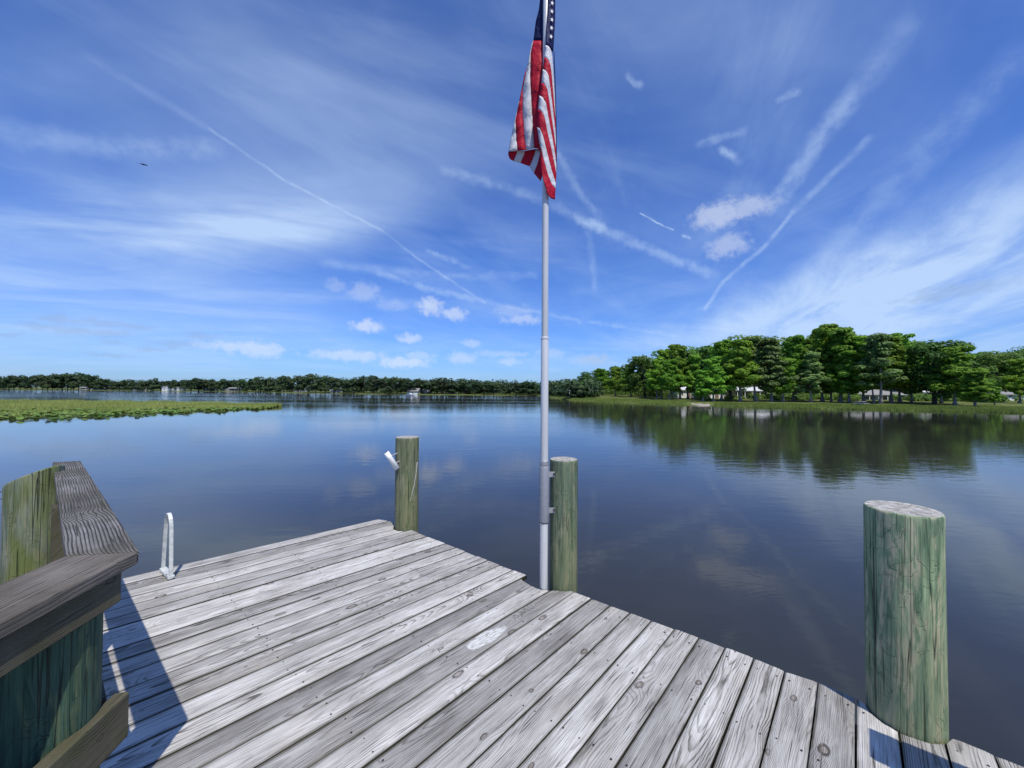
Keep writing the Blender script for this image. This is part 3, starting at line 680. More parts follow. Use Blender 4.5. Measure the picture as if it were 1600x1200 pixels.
# reed bed on the left: front edge / back edge as depth over azimuth
RA = np.array([(p-800)/600 for p in (-350, 0, 100, 180, 240, 300, 370, 410, 440)])
RF = np.array([31, 33.5, 34.5, 38, 41.5, 45, 50, 54, 59.3]); RB = np.array([80, 76, 74, 74, 73, 71, 67, 63, 59.8])
def scatter_reed(n, f0, f1, seed):
    rg = np.random.default_rng(seed); a = rg.uniform(RA[0], RA[-1], n); q = rg.uniform(f0, f1, n)
    F = np.interp(a, RA, RF)*(1+0.03*np.sin(a*60)+0.02*np.sin(a*143)); B = np.interp(a, RA, RB); Y = F+(B-F)*q
    return np.stack([a*Y, Y, np.zeros(n)], 1), a, q
P, a, q = scatter_reed(95000, 0.06, 1.0, 1)
hh = 0.28+0.28*q+0.15*np.sin(P[:, 0]*0.7)*np.sin(P[:, 1]*0.5)
keep = (np.sin(P[:, 0]*1.3+np.sin(P[:, 1]))*np.sin(P[:, 1]*0.9) > -0.75) | (q > 0.3); P = P[keep]; hh = hh[keep]; P[:, 2] = -0.02
tag(blades('reed_bed', P, hh, 0.045, M_REED, 2), 'yellow-green reeds standing in the lake at the left edge', 'reeds', kind='stuff')
P, a, q = scatter_reed(9000, 0.0, 0.28, 4)
wl = (a < -0.75) | (q < 0.12); P = P[wl]
rg = np.random.default_rng(5); n = len(P); V = []; F = []
for i in range(n):
    r = rg.uniform(0.10, 0.24); tz = rg.uniform(0.01, 0.05) if rg.random() < 0.6 else rg.uniform(0.1, 0.28); tl = 0.04 if tz < 0.06 else 0.6
    na = Vector((rg.normal()*tl*.5, rg.normal()*tl*.5, 1)).normalized(); u = na.orthogonal().normalized(); w = na.cross(u); k = len(V); st = rg.uniform(0, 6)
    for j in range(8):
        an = st+j*0.75; V.append(tuple(Vector(P[i])+Vector((0, 0, tz))+u*math.cos(an)*r+w*math.sin(an)*r))
    F.append(tuple(range(k, k+8)))
tag(link_mesh('lily_pads', V, F, M_LILY), 'lily pads floating along the front edge of the reed bed', 'lily pads', kind='stuff')
# marsh strip along the right shore
n = 80000; rg = np.random.default_rng(6); a = rg.uniform(0.085, 1.6, n); 
sY = np.interp(a, SA, SY); wdt = np.interp(a, [0.08, 0.2, 0.5, 0.55, 0.9, 1.4], [20, 22, 15, 10, 11, 10])
q = rg.uniform(-0.08, 1, n); Y = sY+q*wdt; zz = np.interp(Y-sY, RZ_D, RZ_Z)
P = np.stack([a*Y, Y, np.maximum(zz, 0)-0.02], 1)
keep = ~((a > 0.455) & (a < 0.525)) ; P = P[keep]; q = q[keep]
tag(blades('marsh_grass', P, 0.20+0.16*np.sin(P[:, 0]*0.6)**2, 0.05, M_MARSH, 7), 'bright marsh grass strip along the right shoreline', 'grass', kind='stuff')
M_SAND = simple('pale_sand', (0.34, 0.30, 0.23), 0.9, 0, 0.3, 3)
vs = []; fs = []
for i in range(13):
    a_ = 0.465+0.05*i/12; s0 = shoreY(a_)
    for j, d_ in enumerate((-1.0, 1.5, 4.0+1.2*math.sin(i*1.3))): vs.append((a_*(s0+d_), s0+d_, float(np.interp(d_, RZ_D, RZ_Z))+0.03+0.05*math.sin(i/12*3.14)))
for i in range(12):
    for j in range(2): fs.append((i*3+j, (i+1)*3+j, (i+1)*3+j+1, i*3+j+1))
tag(link_mesh('sand_landing', vs, fs, M_SAND, smooth=True), kind='structure')

# ---------------------------------------------------------------- houses
M_WALLW = simple('white_siding', (0.72, 0.72, 0.69), 0.7, 0, 0.08, 2)
M_WALLT = simple('tan_wall', (0.42, 0.37, 0.29), 0.8, 0, 0.1, 2)
M_ROOFW = simple('pale_metal_roof', (0.70, 0.72, 0.76), 0.45, 0.1, 0.1, 2)
M_ROOFG = simple('grey_shingle_roof', (0.26, 0.255, 0.25), 0.85, 0, 0.2, 8)
M_ROOFR = simple('brown_roof', (0.20, 0.13, 0.10), 0.85, 0, 0.2, 8)
M_GLASS = simple('window_glass', (0.03, 0.035, 0.04), 0.08, 0, 0.0)
M_TRIM = simple('white_trim', (0.75, 0.75, 0.73), 0.6, 0, 0.05)
def house(px0, px1, d_, ridge_py, rise, label, wall=M_WALLW, roof=M_ROOFW, porch=False, name='lake_house', nwin=3, depth=8.0, cat='house', group=None):
    xa = WY(px0, 600, d_).x; xb = WY(px1, 600, d_).x; w = xb-xa; cx = (xa+xb)/2; gz = ground(cx, d_+2)
    rz = max(WY((px0+px1)/2, ridge_py+(1.2 if d_ > 180 else 0), d_+depth/2).z-gz, 2.9); ev = rz-rise
    e = empty(name, (cx, d_, gz-0.1), 0, label, cat, group)
    ww = w-1.0
    mb = MB()
    x0, x1, y0, y1 = -ww/2, ww/2, 0.0, depth
    mb.add([(x0,y0,0),(x1,y0,0),(x1,y1,0),(x0,y1,0),(x0,y0,ev),(x1,y0,ev),(x1,y1,ev),(x0,y1,ev),(x0,depth/2,rz-0.12),(x1,depth/2,rz-0.12)],
           [(0,1,5,4),(1,2,6,5),(2,3,7,6),(3,0,4,7),(4,7,8),(5,9,6)])
    mb.build('wall', wall, e)
    mb = MB(); o_ = 0.5; yo = -2.2 if porch else -o_; zl = ev-0.06-(0.28 if porch else 0.1)
    for s_ in (0, 1):
        y_e, z_e = (yo, zl) if s_ == 0 else (depth+o_, ev-0.12)
        a_, b_, c_, d__ = (-w/2, y_e, z_e), (w/2, y_e, z_e), (w/2, depth/2, rz), (-w/2, depth/2, rz)
        vs = [a_, b_, c_, d__]+[(p[0], p[1], p[2]+0.14) for p in (a_, b_, c_, d__)]
        mb.add(vs, [(0,3,2,1),(4,5,6,7),(0,1,5,4),(1,2,6,5),(2,3,7,6),(3,0,4,7)])
    mb.build('roof', roof, e)
    for i in range(nwin):
        wx = x0+ww*(i+0.5)/nwin; hw = min(0.6, ww/nwin*0.3); z0, z1 = 0.95, min(2.1, ev-0.25)
        mb = MB()
        if i == nwin//2 and nwin > 2:
            mb.box((wx, -0.03, 1.05), (1.0, 0.06, 2.1)); mb.build('door', M_TRIM if wall is not M_WALLW else M_ROOFR, e); continue
        for (c_, dd) in (((wx, -0.04, z1), (2*hw+.16, .08, .09)), ((wx, -0.04, z0), (2*hw+.16, .08, .09)), ((wx-hw, -0.04, (z0+z1)/2), (.09, .08, z1-z0)), ((wx+hw, -0.04, (z0+z1)/2), (.09, .08, z1-z0)), ((wx, -0.03, (z0+z1)/2), (.04, .06, z1-z0))):
            mb.box(c_, dd)
        fr = mb.build('window', M_TRIM, e)
        mb = MB(); mb.box((wx, -0.015, (z0+z1)/2), (2*hw-.05, .02, z1-z0-.05)); mb.build('pane', M_GLASS, fr)
    if porch:
        for i in range(6):
            mb = MB(); mb.box((-w/2+0.4+(w-0.8)*i/5, yo+0.3, zl/2), (0.16, 0.16, zl-0.01)); mb.build('porch_post', M_TRIM, e)
    return e
house(1056, 1096, 116, 602.5, 1.2, 'white-roofed lake house farthest left among the right shore houses')
house(1099, 1141, 112, 604.5, 1.1, 'white house with pale roof behind the fork-trunked cypress and landing')
house(1144, 1206, 110, 602.5, 1.2, 'long house with pale roof and open porch posts facing the lake', porch=True, wall=M_WALLT, nwin=5)
house(1208, 1232, 114, 606, 1.0, 'small tan house with pale roof directly right of the long porch house', wall=M_WALLT, nwin=2)
house(1332, 1406, 104, 606.5, 1.5, 'wide house with grey shingle roof behind the picnic table', roof=M_ROOFG, wall=M_WALLT, nwin=5, porch=True)
house(1398, 1428, 112, 615.5, 0.6, 'low white outbuilding right of the grey shingled house', nwin=2)
house(1440, 1462, 106, 614.5, 0.7, 'low white garage deep behind the broad dark tree', nwin=2)
house(1556, 1640, 100, 608.5, 1.2, 'white house with many paned windows at the right edge', roof=M_ROOFG, nwin=6)
# far shore houses
for (a0, a1, rp, wl, rf, lab) in [
  (126, 137, 603, M_WALLW, M_ROOFR, 'tiny white house with brown roof on the farthest shore above the reed bed'),
  (146, 165, 603, M_WALLT, M_ROOFG, 'long tan house with grey roof on the farthest shore above the reeds'),
  (206, 229, 603.5, M_WALLW, M_ROOFG, 'low white house left of the big white roof on the farthest shore'),
  (252, 280, 601.5, M_WALLW, M_ROOFW, 'long building with big bright white roof on the farthest shore'),
  (318, 331, 604.5, M_WALLW, M_ROOFW, 'small white house right of the big white roof across the lake'),
  (345, 368, 604.5, M_WALLT, M_ROOFG, 'tan house behind a dock at the right end of the farthest shore'),
  (459, 474, 605, M_WALLW, M_ROOFG, 'white house glimpsed between trunks on the left of the middle point'),
  (516, 529, 605, M_WALLW, M_ROOFW, 'small white house glimpsed right of the highest trees of the middle point'),
  (635, 654, 605.5, M_WALLW, M_ROOFG, 'white house with grey roof above the little boat on the far shore'),
  (658, 672, 606, M_WALLT, M_ROOFW, 'pale house beside the grey-roofed one on the far shore'),
  (700, 712, 608, M_WALLW, M_ROOFG, 'faint white cottage alone behind the trees left of the flagpole')]:
    d_ = shoreY(((a0+a1)/2-800)/600)+(5.0 if a0 in (252, 635) else 17.0)
    house(a0, a1, d_, rp, 1.6, lab, wall=wl, roof=rf, nwin=3, depth=9)
# pavilion at the left tip of the right shore
p = WY(899, 600, 124); gz = ground(p.x, 124)
e = empty('pavilion', (p.x, 124, gz-0.05), 0, 'small open pavilion with white roof at the left end of the right shore', 'pavilion')
mb = MB(); w = 2.4
mb.add([(-w,-1.8,2.2),(w,-1.8,2.2),(w,1.8,2.2),(-w,1.8,2.2),(-w*.4,0,3.1),(w*.4,0,3.1)], [(0,1,5,4),(1,2,5),(2,3,4,5),(3,0,4),(0,3,2,1)]); mb.build('roof', M_ROOFW, e)
for sx in (-1, 1):
    for sy in (-1, 1):
        mb = MB(); mb.box((sx*(w-.3), sy*1.5, 1.1), (0.16, 0.16, 2.2)); mb.build('post', M_TRIM, e)
mb = MB(); mb.box((0, -1.5, 0.5), (w*2-.8, 0.06, 0.9)); mb.build('side_rail', M_BEAM, e)
# picnic table
p = W(1345, 634, 0.5); d_ = 71; p = WY(1345, 600, d_); gz = ground(p.x, d_)
M_PALEWOOD = simple('pale_grey_wood', (0.42, 0.41, 0.38), 0.8, 0, 0.2, 6)
e = empty('picnic_table', (p.x, d_, gz+0.02), 0.3, 'pale wooden picnic table on the lawn before the grey shingled house', 'table')
mb = MB(); mb.box((0, 0, 0.74), (1.9, 0.75, 0.05)); mb.build('tabletop', M_PALEWOOD, e)
for s_ in (-1, 1):
    mb = MB(); mb.box((0, s_*0.75, 0.44), (1.9, 0.26, 0.05)); mb.build('bench', M_PALEWOOD, e)
    mb = MB(); mb.tube([(s_*0.7, -0.7, 0), (s_*0.7, 0.25, 0.72)], 0.05, 6); mb.tube([(s_*0.78, 0.7, 0), (s_*0.78, -0.25, 0.72)], 0.05, 6); mb.box((s_*0.74, 0, 0.40), (0.05, 1.7, 0.09)); mb.build('leg', M_PALEWOOD, e)
# far little boat and docks
def dock_far(px, lab, w=7):
    d_ = shoreY((px-800)/600)-4; p = WY(px, 600, d_)
    e = empty('boat_dock', (p.x, d_, 0), 0, lab, 'dock')
    mb = MB(); mb.box((0, 0, 0.7), (w, 3.0, 0.15)); mb.build('deck', M_PALEWOOD, e)
    for i in range(4):
        mb = MB(); mb.box((-w/2+.3+(w-.6)*i/3, -1.3, 0.6), (0.25, 0.25, 2.0)); mb.build('post', M_PALEWOOD, e)
    mb = MB(); mb.add([(-w/2,-1.8,3.0),(w/2,-1.8,3.0),(w/2,1.8,3.0),(-w/2,1.8,3.0),(-w/2,0,3.9),(w/2,0,3.9)], [(0,1,5,4),(2,3,4,5),(0,4,3),(1,2,5),(0,3,2,1)]); mb.build('roof', M_ROOFG, e)
    for i in (0, 3):
        for y_ in (-1.3, 1.3):
            mb = MB(); mb.box((-w/2+.3+(w-.6)*i/3, y_, 2.0), (0.2, 0.2, 2.0)); mb.build('post', M_PALEWOOD, e)
dock_far(131, 'roofed boat dock below the tiny brown-roofed house on the farthest shore')
dock_far(366, 'roofed boat dock before the tan house at the right end of the farthest shore', 9)
p = WY(643, 600, 190)
e = empty('small_boat', (p.x, 190, 0.0), 0.2, 'tiny white motorboat moored off the far shore before the grey-roofed white house', 'boat')
vs = []; 
for s_, z_ in ((0.6, -0.1), (1.0, 0.55)):
    for i in range(9):
        q = -1+i/4; vs.append((q*2.6, -0.9*s_*(1-max(0, q)**2.2), z_+0.15*max(0, q)**2*(z_ > 0)))
    for i in range(9):
        q = 1-i/4; vs.append((q*2.6, 0.9*s_*(1-max(0, q)**2.2), z_+0.15*max(0, q)**2*(z_ > 0)))
fs = [(i, (i+1) % 18, 18+(i+1) % 18, 18+i) for i in range(18)]+[tuple(range(18, 36))]
link_mesh('hull', vs, fs, M_PVC, e)
mb = MB(); mb.box((0.1, 0, 0.85), (0.7, 0.9, 0.6)); mb.build('console', M_PVC, e)

# ---------------------------------------------------------------- dock
HN = Vector((0.625, 0.781, 0)).normalized()             # rail two normal
EA = W(597, 810, DECK); EB = W(1343, 1090, DECK)         # right hand edge of the deck
ed = (EB-EA); ed.z = 0; ed.normalize()
s_ref1 = (W(824, 898, DECK)-EA).dot(ed); s_ref2 = (W(1134, 1010, DECK)-EA).dot(ed)
nb_between = round((s_ref2-s_ref1)/0.152); PITCH = (s_ref2-s_ref1)/nb_between
k_first = -int((s_ref1+0.06)/PITCH); s0 = s_ref1+k_first*PITCH
print('PITCH', PITCH, 's0', s0, 'nb', nb_between)
# slightly bent edge follows the photo
epx = [(597,809),(642,828),(700,850.5),(780,882.5),(824,899),(895,924),(1018,969),(1092,996),(1180,1029),(1230,1049),(1284,1067),(1343,1092),(1484,1151),(1565,1184)]
ep = [W(a, b_, DECK) for a, b_ in epx]; es = np.array([(p-EA).dot(ed) for p in ep]); pn = Vector((-ed.y, ed.x, 0)) # outward normal
eo = np.array([(p-EA).dot(pn) for p in ep])
def edge_pt(s_):
    o_ = float(np.interp(s_, es, eo)); return EA+ed*s_+pn*o_
# piling placing
def pile_center(px, py, r):
    f = W(px, py, DECK); h = Vector((f.x, f.y, 0)).normalized(); c = f+h*r; c.z = 0; return c
r_f, r_m, r_r = 0.128, 0.112, 0.14
C_F = pile_center(635, 829, r_f); C_M = pile_center(880, 922, r_m); C_R = pile_center(1414, 1144, r_r)
C_P = W(850, 921, DECK); C_P.z = 0; C_P += Vector((0.0, 0.03, 0))
print('piles', C_F, C_M, C_R, C_P)
cuts = [(C_F, r_f+0.012), (C_M, r_m+0.012), (C_R, r_r+0.012), (C_P, 0.040)]
for k in range(1, 5):
    q = k/5; cuts.append((C_P.lerp(C_M, q), 0.042+q*0.068))
    cuts.append((W(826, 897, 0).lerp(C_P, 0) if False else C_P+Vector((-0.03*k, 0.035*k, 0)), 0.05))
def in_cut(p):
    return any((p.x-c.x)**2+(p.y-c.y)**2 < r*r for c, r in cuts)

corner = W(217, 860, RAIL); corner.z = 0
def left_end(p, dirv):
    dn_ = dirv.dot(HN)
    t1 = ((-0.22)-(p-corner).dot(HN))/dn_
    t2 = (-1.62-p.x)/dirv.x
    best = min(max(t1, t2), (-2.6-p.y)/dirv.y)
    return max(best, 0.3)
dock = empty('wooden_dock', (0, 1.5, DECK), 0, 'weathered grey wooden dock deck of long planks with pilings along its edge', 'dock')
dock_loc = Vector((0, 1.5, DECK))
def ang_at(s_):   # board direction angle from forward: fans slightly
    return R(float(np.interp(s_, [0, 1.2, 2.2, 3.1, 4.2, 5.5], [46.9, 46.6, 44.6, 42.2, 41.9, 41.9])))
TH = 0.038
rd = random.Random(21)
seams = []; s_ = 0.0
k = 0
slist = [s0+i*PITCH for i in range(0, 52)]
board_info = []
for i in range(len(slist)-1):
    sa, sb = slist[i], slist[i+1]
    gap = rd.choice([0.006, 0.007, 0.009, 0.006, 0.008]) if sa > 1.6 else rd.choice([0.007, 0.008, 0.009])
    smid = (sa+sb)/2; am = ang_at(smid)
    u = Vector((-math.sin(am), -math.cos(am), 0)); vv = Vector((-u.y, u.x, 0))
    if vv.dot(ed) < 0: vv = -vv
    org = edge_pt(smid)
    dirs = []
    NS = 6
    Lc = left_end(org, u)
    if Lc < 0.32: continue
    ca, cb = ang_at(sa), ang_at(sb)
    jit = rd.uniform(-0.006, 0.004)
    dzb = rd.uniform(-0.0025, 0.0025)
    NL = 9
    # grid across (NS+1) x along (NL+1)
    top = []
    skew = rd.uniform(-0.0015, 0.0015)
    edgej = [[rd.uniform(-0.0011, 0.0011) for _ in range(NL+1)] for _ in range(2)]
    for j in range(NS+1):
        q = j/NS; ss = sa+gap/2+(sb-sa-gap)*q; aj = ca+(cb-ca)*q
        dj = Vector((-math.sin(aj), -math.cos(aj), 0)); P0 = edge_pt(ss)
        t0 = jit+skew*(q-.5)*2
        tt = t0
        hit = False; probe = -0.12
        # cut back round pilings
        kk = 0.0; last = None
        while kk < 0.55:
            if in_cut(P0+dj*kk): last = kk
            kk += 0.006
        if last is not None: t0 = max(t0, last+0.006)
        Lj = left_end(P0, dj)
        row = []
        for m_ in range(NL+1):
            f = (m_/NL)
            if m_ == 0: d_ = t0
            elif m_ == 1: d_ = t0+0.006
            else: d_ = t0+0.006+(Lj-t0-0.006)*((m_-1)/(NL-1))
            p = P0+dj*d_
            if j in (0, NS): p = p+vv*(edgej[0 if j == 0 else 1][m_])
            zz_ = 0.0
            if j in (0, NS): zz_ -= 0.0035
            if m_ == 0: zz_ -= 0.003
            cup = -0.0012*math.cos((q-.5)*math.pi)
            row.append(Vector((p.x, p.y, DECK+dzb+zz_+cup)))
        top.append(row)
    rot = math.atan2(u.y, u.x)
    Rm = Matrix.Rotation(-rot, 3, 'Z'); o3 = Vector((org.x, org.y, DECK))
    V = []; F = []
    for zb in (0, 1):
        for j in range(NS+1):
            for m_ in range(NL+1):
                p = top[j][m_].copy()
                if zb: p.z = DECK-TH
                V.append(Rm @ (p-o3))
    n1_ = (NS+1)*(NL+1); MI_ = []
    ix = lambda zb, j, m_: zb*n1_+j*(NL+1)+m_
    for j in range(NS):
        for m_ in range(NL):
            F.append((ix(0,j,m_), ix(0,j,m_+1), ix(0,j+1,m_+1), ix(0,j+1,m_)))
            F.append((ix(1,j,m_), ix(1,j+1,m_), ix(1,j+1,m_+1), ix(1,j,m_+1)))
    for m_ in range(NL):
        F.append((ix(0,0,m_), ix(1,0,m_), ix(1,0,m_+1), ix(0,0,m_+1))); F.append((ix(0,NS,m_), ix(0,NS,m_+1), ix(1,NS,m_+1), ix(1,NS,m_)))
    for j in range(NS):
        F.append((ix(0,j,0), ix(0,j+1,0), ix(1,j+1,0), ix(1,j,0))); F.append((ix(0,j,NL), ix(1,j,NL), ix(1,j+1,NL), ix(0,j+1,NL)))
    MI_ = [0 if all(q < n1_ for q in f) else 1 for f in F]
    bo = link_mesh('board', V, F, [M_BOARD, M_GAPSHADE], dock, False, MI_)
    bo.data.update(); bmm = bmesh.new(); bmm.from_mesh(bo.data); bmesh.ops.recalc_face_normals(bmm, faces=bmm.faces); bmm.to_mesh(bo.data); bmm.free()
    bo.location = o3-dock_loc; bo.rotation_euler = (0, 0, rot)
    board_info.append((org, u, vv, smid))
# structure under the boards
def beam(name, a, b_, w, h, ztop, mat, parent, base):
    a = Vector(a); b_ = Vector(b_); d = (b_-a); L = d.length; d.normalize(); n_ = Vector((-d.y, d.x, 0)); c = (a+b_)/2
    o = MB(); o.box((0, 0, 0), (L, w, h)); ob = o.build(name, mat, parent, bevel=0.004)
    ob.location = Vector((c.x, c.y, ztop-h/2))-base; ob.rotation_euler = (0, 0, math.atan2(d.y, d.x)); return ob
uin = -pn
u0 = Vector((-math.sin(R(46.9)), -math.cos(R(46.9)), 0))
for off_, nm in ((0.05, 'rim_joist'), (0.55, 'joist'), (1.1, 'joist'), (1.7, 'joist'), (2.3, 'joist'), (2.9, 'joist')):
    a_ = EA+u0*(off_+0.13)/abs(u0.dot(pn))+ed*0.04; b_ = a_+ed*6.5
    beam(nm, (a_.x, a_.y, 0), (b_.x, b_.y, 0), 0.045, 0.19, DECK-TH-0.002, M_BEAM, dock, dock_loc)
u0 = Vector((-math.sin(R(46.9)), -math.cos(R(46.9)), 0))
# screws
V = []; F = []
for (org, u, vv, smid) in board_info:
    for off_ in (0.09, 0.55, 1.1, 1.7, 2.3, 2.9):
        for sd in (-0.042, 0.045):
            c = org+u*(off_/max(0.8, -u.dot(pn))+rd.uniform(-.01, .01))+vv*(sd+rd.uniform(-.004, .004)); r = rd.uniform(0.0035, 0.0055)
            if in_cut(c): continue
            if left_end(c, u) < 0.35 and off_ > 1: continue
            k = len(V)
            for j in range(7): V.append((c.x-dock_loc.x+r*math.cos(j*.9), c.y-dock_loc.y+r*math.sin(j*.9), 0.0032))
            F.append(tuple(range(k, k+7)))
o = link_mesh('screw_heads', V, F, M_DARKMETAL, dock); tag(o, kind='stuff')
# white stain on one plank
pc = W(767, 1002, DECK); V = []; F = []
near = min(board_info, key=lambda q: abs((pc-q[0]).cross(q[1]).z)); u, vv = near[1], near[2]
vv2 = vv; base_c = near[0]+u*((pc-near[0]).dot(u))
rr = random.Random(3)
for j in range(36):
    an = j/36*2*math.pi; k_ = 1+rr.uniform(-.07, .07)
    V.append((0.175*k_*math.copysign(abs(math.cos(an))**0.7, math.cos(an)), 0.060*k_*math.copysign(abs(math.sin(an))**0.75, math.sin(an)), 0))
F.append(tuple(range(36)))
mt, t, b = new_mat('chalky_stain'); tc = t.n.new('ShaderNodeTexCoord'); x, y, z = t.sep(tc.outputs['Object'])
rad_e = t.m('SQRT', t.m('ADD', t.m('POWER', t.m('DIVIDE', x, 0.175), 2.0), t.m('POWER', t.m('DIVIDE', y, 0.060), 2.0)))
nn = t.noise(t.xyz(t.m('MULTIPLY', x, 20), t.m('MULTIPLY', y, 90), 0.0), 1.0, 5.0, 0.65); nf = t.noise(t.xyz(t.m('MULTIPLY', x, 14), t.m('MULTIPLY', y, 14), 3.0), 1.0, 4.0, 0.6)
al = t.m('MULTIPLY', t.mr(t.m('ADD', rad_e, t.m('MULTIPLY', t.m('SUBTRACT', nf, 0.5), 0.7)), 1.0, 0.72), t.mr(nn, 0.32, 0.58, 0.15, 0.85))
b.inputs['Base Color'].default_value = (0.70, 0.70, 0.66, 1); b.inputs['Roughness'].default_value = 0.9
t.l.new(al, b.inputs['Alpha'])
o = link_mesh('paint_patch', V, F, mt, dock); o.location = (base_c.x-dock_loc.x, base_c.y-dock_loc.y, 0.0042); o.rotation_euler = (0, 0, math.atan2(u.y, u.x)); o['label'] = 'chalky white oblong stain on a plank'

# ---------------------------------------------------------------- pilings
def piling(c, r, ztop, mat, label, slant=(0, 0), seed=0, group=None, zbot=-1.5, name='piling', ndisp=1.0):
    rd = random.Random(seed); n = 56; e = []
    ph = [rd.uniform(0, 6.28) for _ in range(8)]
    zs = list(np.arange(zbot, ztop-0.02, 0.06))+[ztop-0.012, ztop-0.004, ztop]
    V = []; F = []; MI = []
    for i, z in enumerate(zs):
        k = 1.0 if i < len(zs)-2 else (0.988 if i == len(zs)-2 else 0.965)
        for j in range(n):
            a = 2*math.pi*j/n
            rr_ = r*k*(1+ndisp*(0.010*math.sin(2*a+ph[0])+0.008*math.sin(3*a+ph[1]+z*1.3)+0.004*math.sin(9*a+ph[2]+z*2)+0.003*math.sin(17*a+ph[3]-z*3)+0.006*math.sin(z*4+ph[4]+a)))
            x, y = rr_*math.cos(a), rr_*math.sin(a)
            zz_ = z-DECK
            if i >= len(zs)-3: zz_ += slant[0]*x+slant[1]*y
            V.append((x, y, zz_))
    for i in range(len(zs)-1):
        for j in range(n): F.append((i*n+j, i*n+(j+1) % n, (i+1)*n+(j+1) % n, (i+1)*n+j)); MI.append(0)
    b0 = (len(zs)-1)*n
    # top as rings
    V.append((0, 0, ztop-DECK)); cc = len(V)-1
    for j in range(n): F.append((b0+j, b0+(j+1) % n, cc)); MI.append(1)
    for q in range(n): pass
    o = link_mesh(name, V, F, [mat, M_END], None, True, MI)
    for p in o.data.polygons:
        if p.material_index == 1: p.use_smooth = False
    o.location = (c.x, c.y, DECK)
    return tag(o, label, 'piling', group)
G = 'pilings around the dock'
piling(C_F, r_f, WY(635, 685, C_F.y-r_f).z, M_PILE_F, 'slender faded piling at the far corner of the dock carrying a white tube', seed=1, group=G)
piling(C_M, r_m, WY(880, 721, C_M.y-r_m).z, M_PILE_M, 'grey-green cracked piling that the flagpole is strapped to', seed=2, group=G)
piling(C_R, r_r, 2.238, M_PILE_R, 'thick bright green piling standing alone at the right edge of the dock', seed=3, group=G)
C_L = Vector((-3.09, 2.50, 0))
piling(C_L, 0.127, 2.23, M_PILE_L, 'moss-green piling with slanting top at the left edge, outside the railing', slant=(0.50, 0.10), seed=4, group=G)
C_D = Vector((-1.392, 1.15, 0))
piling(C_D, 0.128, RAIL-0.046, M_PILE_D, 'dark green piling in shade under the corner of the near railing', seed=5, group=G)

# ---------------------------------------------------------------- left railing
rail = empty('railing', (corner.x, corner.y, DECK), 0, 'weathered wooden railing with mitred cap boards at the left of the dock', 'railing')
rb = Vector((corner.x, corner.y, DECK))
def prism(name, poly, z0, z1, mat, parent, base, dirv=None, bevel=0.004, sub=8):
    """plan polygon (4 pts: a,b along the board, c,d back) lifted between z0 and z1; local x runs along the board"""
    poly = [Vector((p[0], p[1], 0)) for p in poly]
    d = dirv or (poly[1]-poly[0]).normalized(); c = sum(poly, Vector())/len(poly); rot = math.atan2(d.y, d.x); Rm = Matrix.Rotation(-rot, 3, 'Z')
    V = [Rm @ (p-c)+Vector((0, 0, z0)) for p in poly]+[Rm @ (p-c)+Vector((0, 0, z1)) for p in poly]; n = len(poly)
    F = [tuple(range(n))[::-1], tuple(range(n, 2*n))]+[(i, (i+1) % n, n+(i+1) % n, n+i) for i in range(n)]
    o = link_mesh(name, V, F, mat, parent)
    bmm = bmesh.new(); bmm.from_mesh(o.data); bmesh.ops.recalc_face_normals(bmm, faces=bmm.faces); bmm.to_mesh(o.data); bmm.free()
    o.location = Vector((c.x, c.y, 0))-Vector((base.x, base.y, base.z)); o.rotation_euler = (0, 0, rot)
    if bevel:
        b = o.modifiers.new('bevel', 'BEVEL'); b.width = bevel; b.segments = 2; b.limit_method = 'ANGLE'
    return o
c1 = W(217, 860, RAIL); c2 = W(103, 867, RAIL); f1_ = W(126, 720, RAIL); f2_ = W(82, 722, RAIL)
prism('cap_board', [f1_, c1, c2, f2_], RAIL-0.042, RAIL, M_CAP, rail, rb)
n1p = W(0, 972, RAIL); n2p = W(0, 920, RAIL)
dn1 = (n1p-c1).normalized(); print('dn1', dn1)
g_ = 0.004
e1 = c1+dn1*3.0; e2 = c2+dn1*3.0
prism('cap_board', [c1+dn1*g_, e1, e2, c2+dn1*g_], RAIL-0.043, RAIL-0.002, M_CAPSHADE, rail, rb)
# face boards just under the cap, inner side
side1 = Vector((dn1.y, -dn1.x, 0))   # to the left (outside)
if side1.x > 0: side1 = -side1
def face_along(p0, dv, L, outv, inset, z0, z1, mat, name='rail_board', th=0.04):
    a = p0+outv*inset; b_ = a+dv*L
    return prism(name, [a, b_, b_+outv*th, a+outv*th], z0, z1, mat, rail, rb)
face_along(c1+dn1*0.05, dn1, 2.9, side1, 0.012, RAIL-0.142, RAIL-0.045, M_FACE)
dr2 = (f1_-c1); dr2.z = 0; L2 = dr2.length; dr2.normalize(); out2 = Vector((-dr2.y, dr2.x, 0)); out2 = out2 if out2.dot(HN) < 0 else -out2
face_along(c1+dr2*0.03, dr2, L2-0.1, out2, 0.085, RAIL-0.10, RAIL-0.045, M_FACE)
zt = W(185, 1090, 0).z
face_along(c1+dn1*0.02, dn1, 2.9, side1, 0.004, RAIL-0.60, RAIL-0.455, M_FACE, name='lower_board', th=0.042)
face_along(c1+dr2*0.03, dr2, L2-0.1, out2, 0.065, RAIL-0.60, RAIL-0.465, M_BEAM, name='lower_board', th=0.042)  # dark beam wood stands in for the shade on this board
# square posts that carry the far stretch
for q in (1.2,):
    p = c1+dr2*q+out2*0.115; a = p-dr2*0.045; b_ = p+dr2*0.045
    prism('post', [a-out2*0.022, b_-out2*0.022, b_+out2*0.05, a+out2*0.05], DECK-0.4, RAIL-0.045, M_FACE, rail, rb)
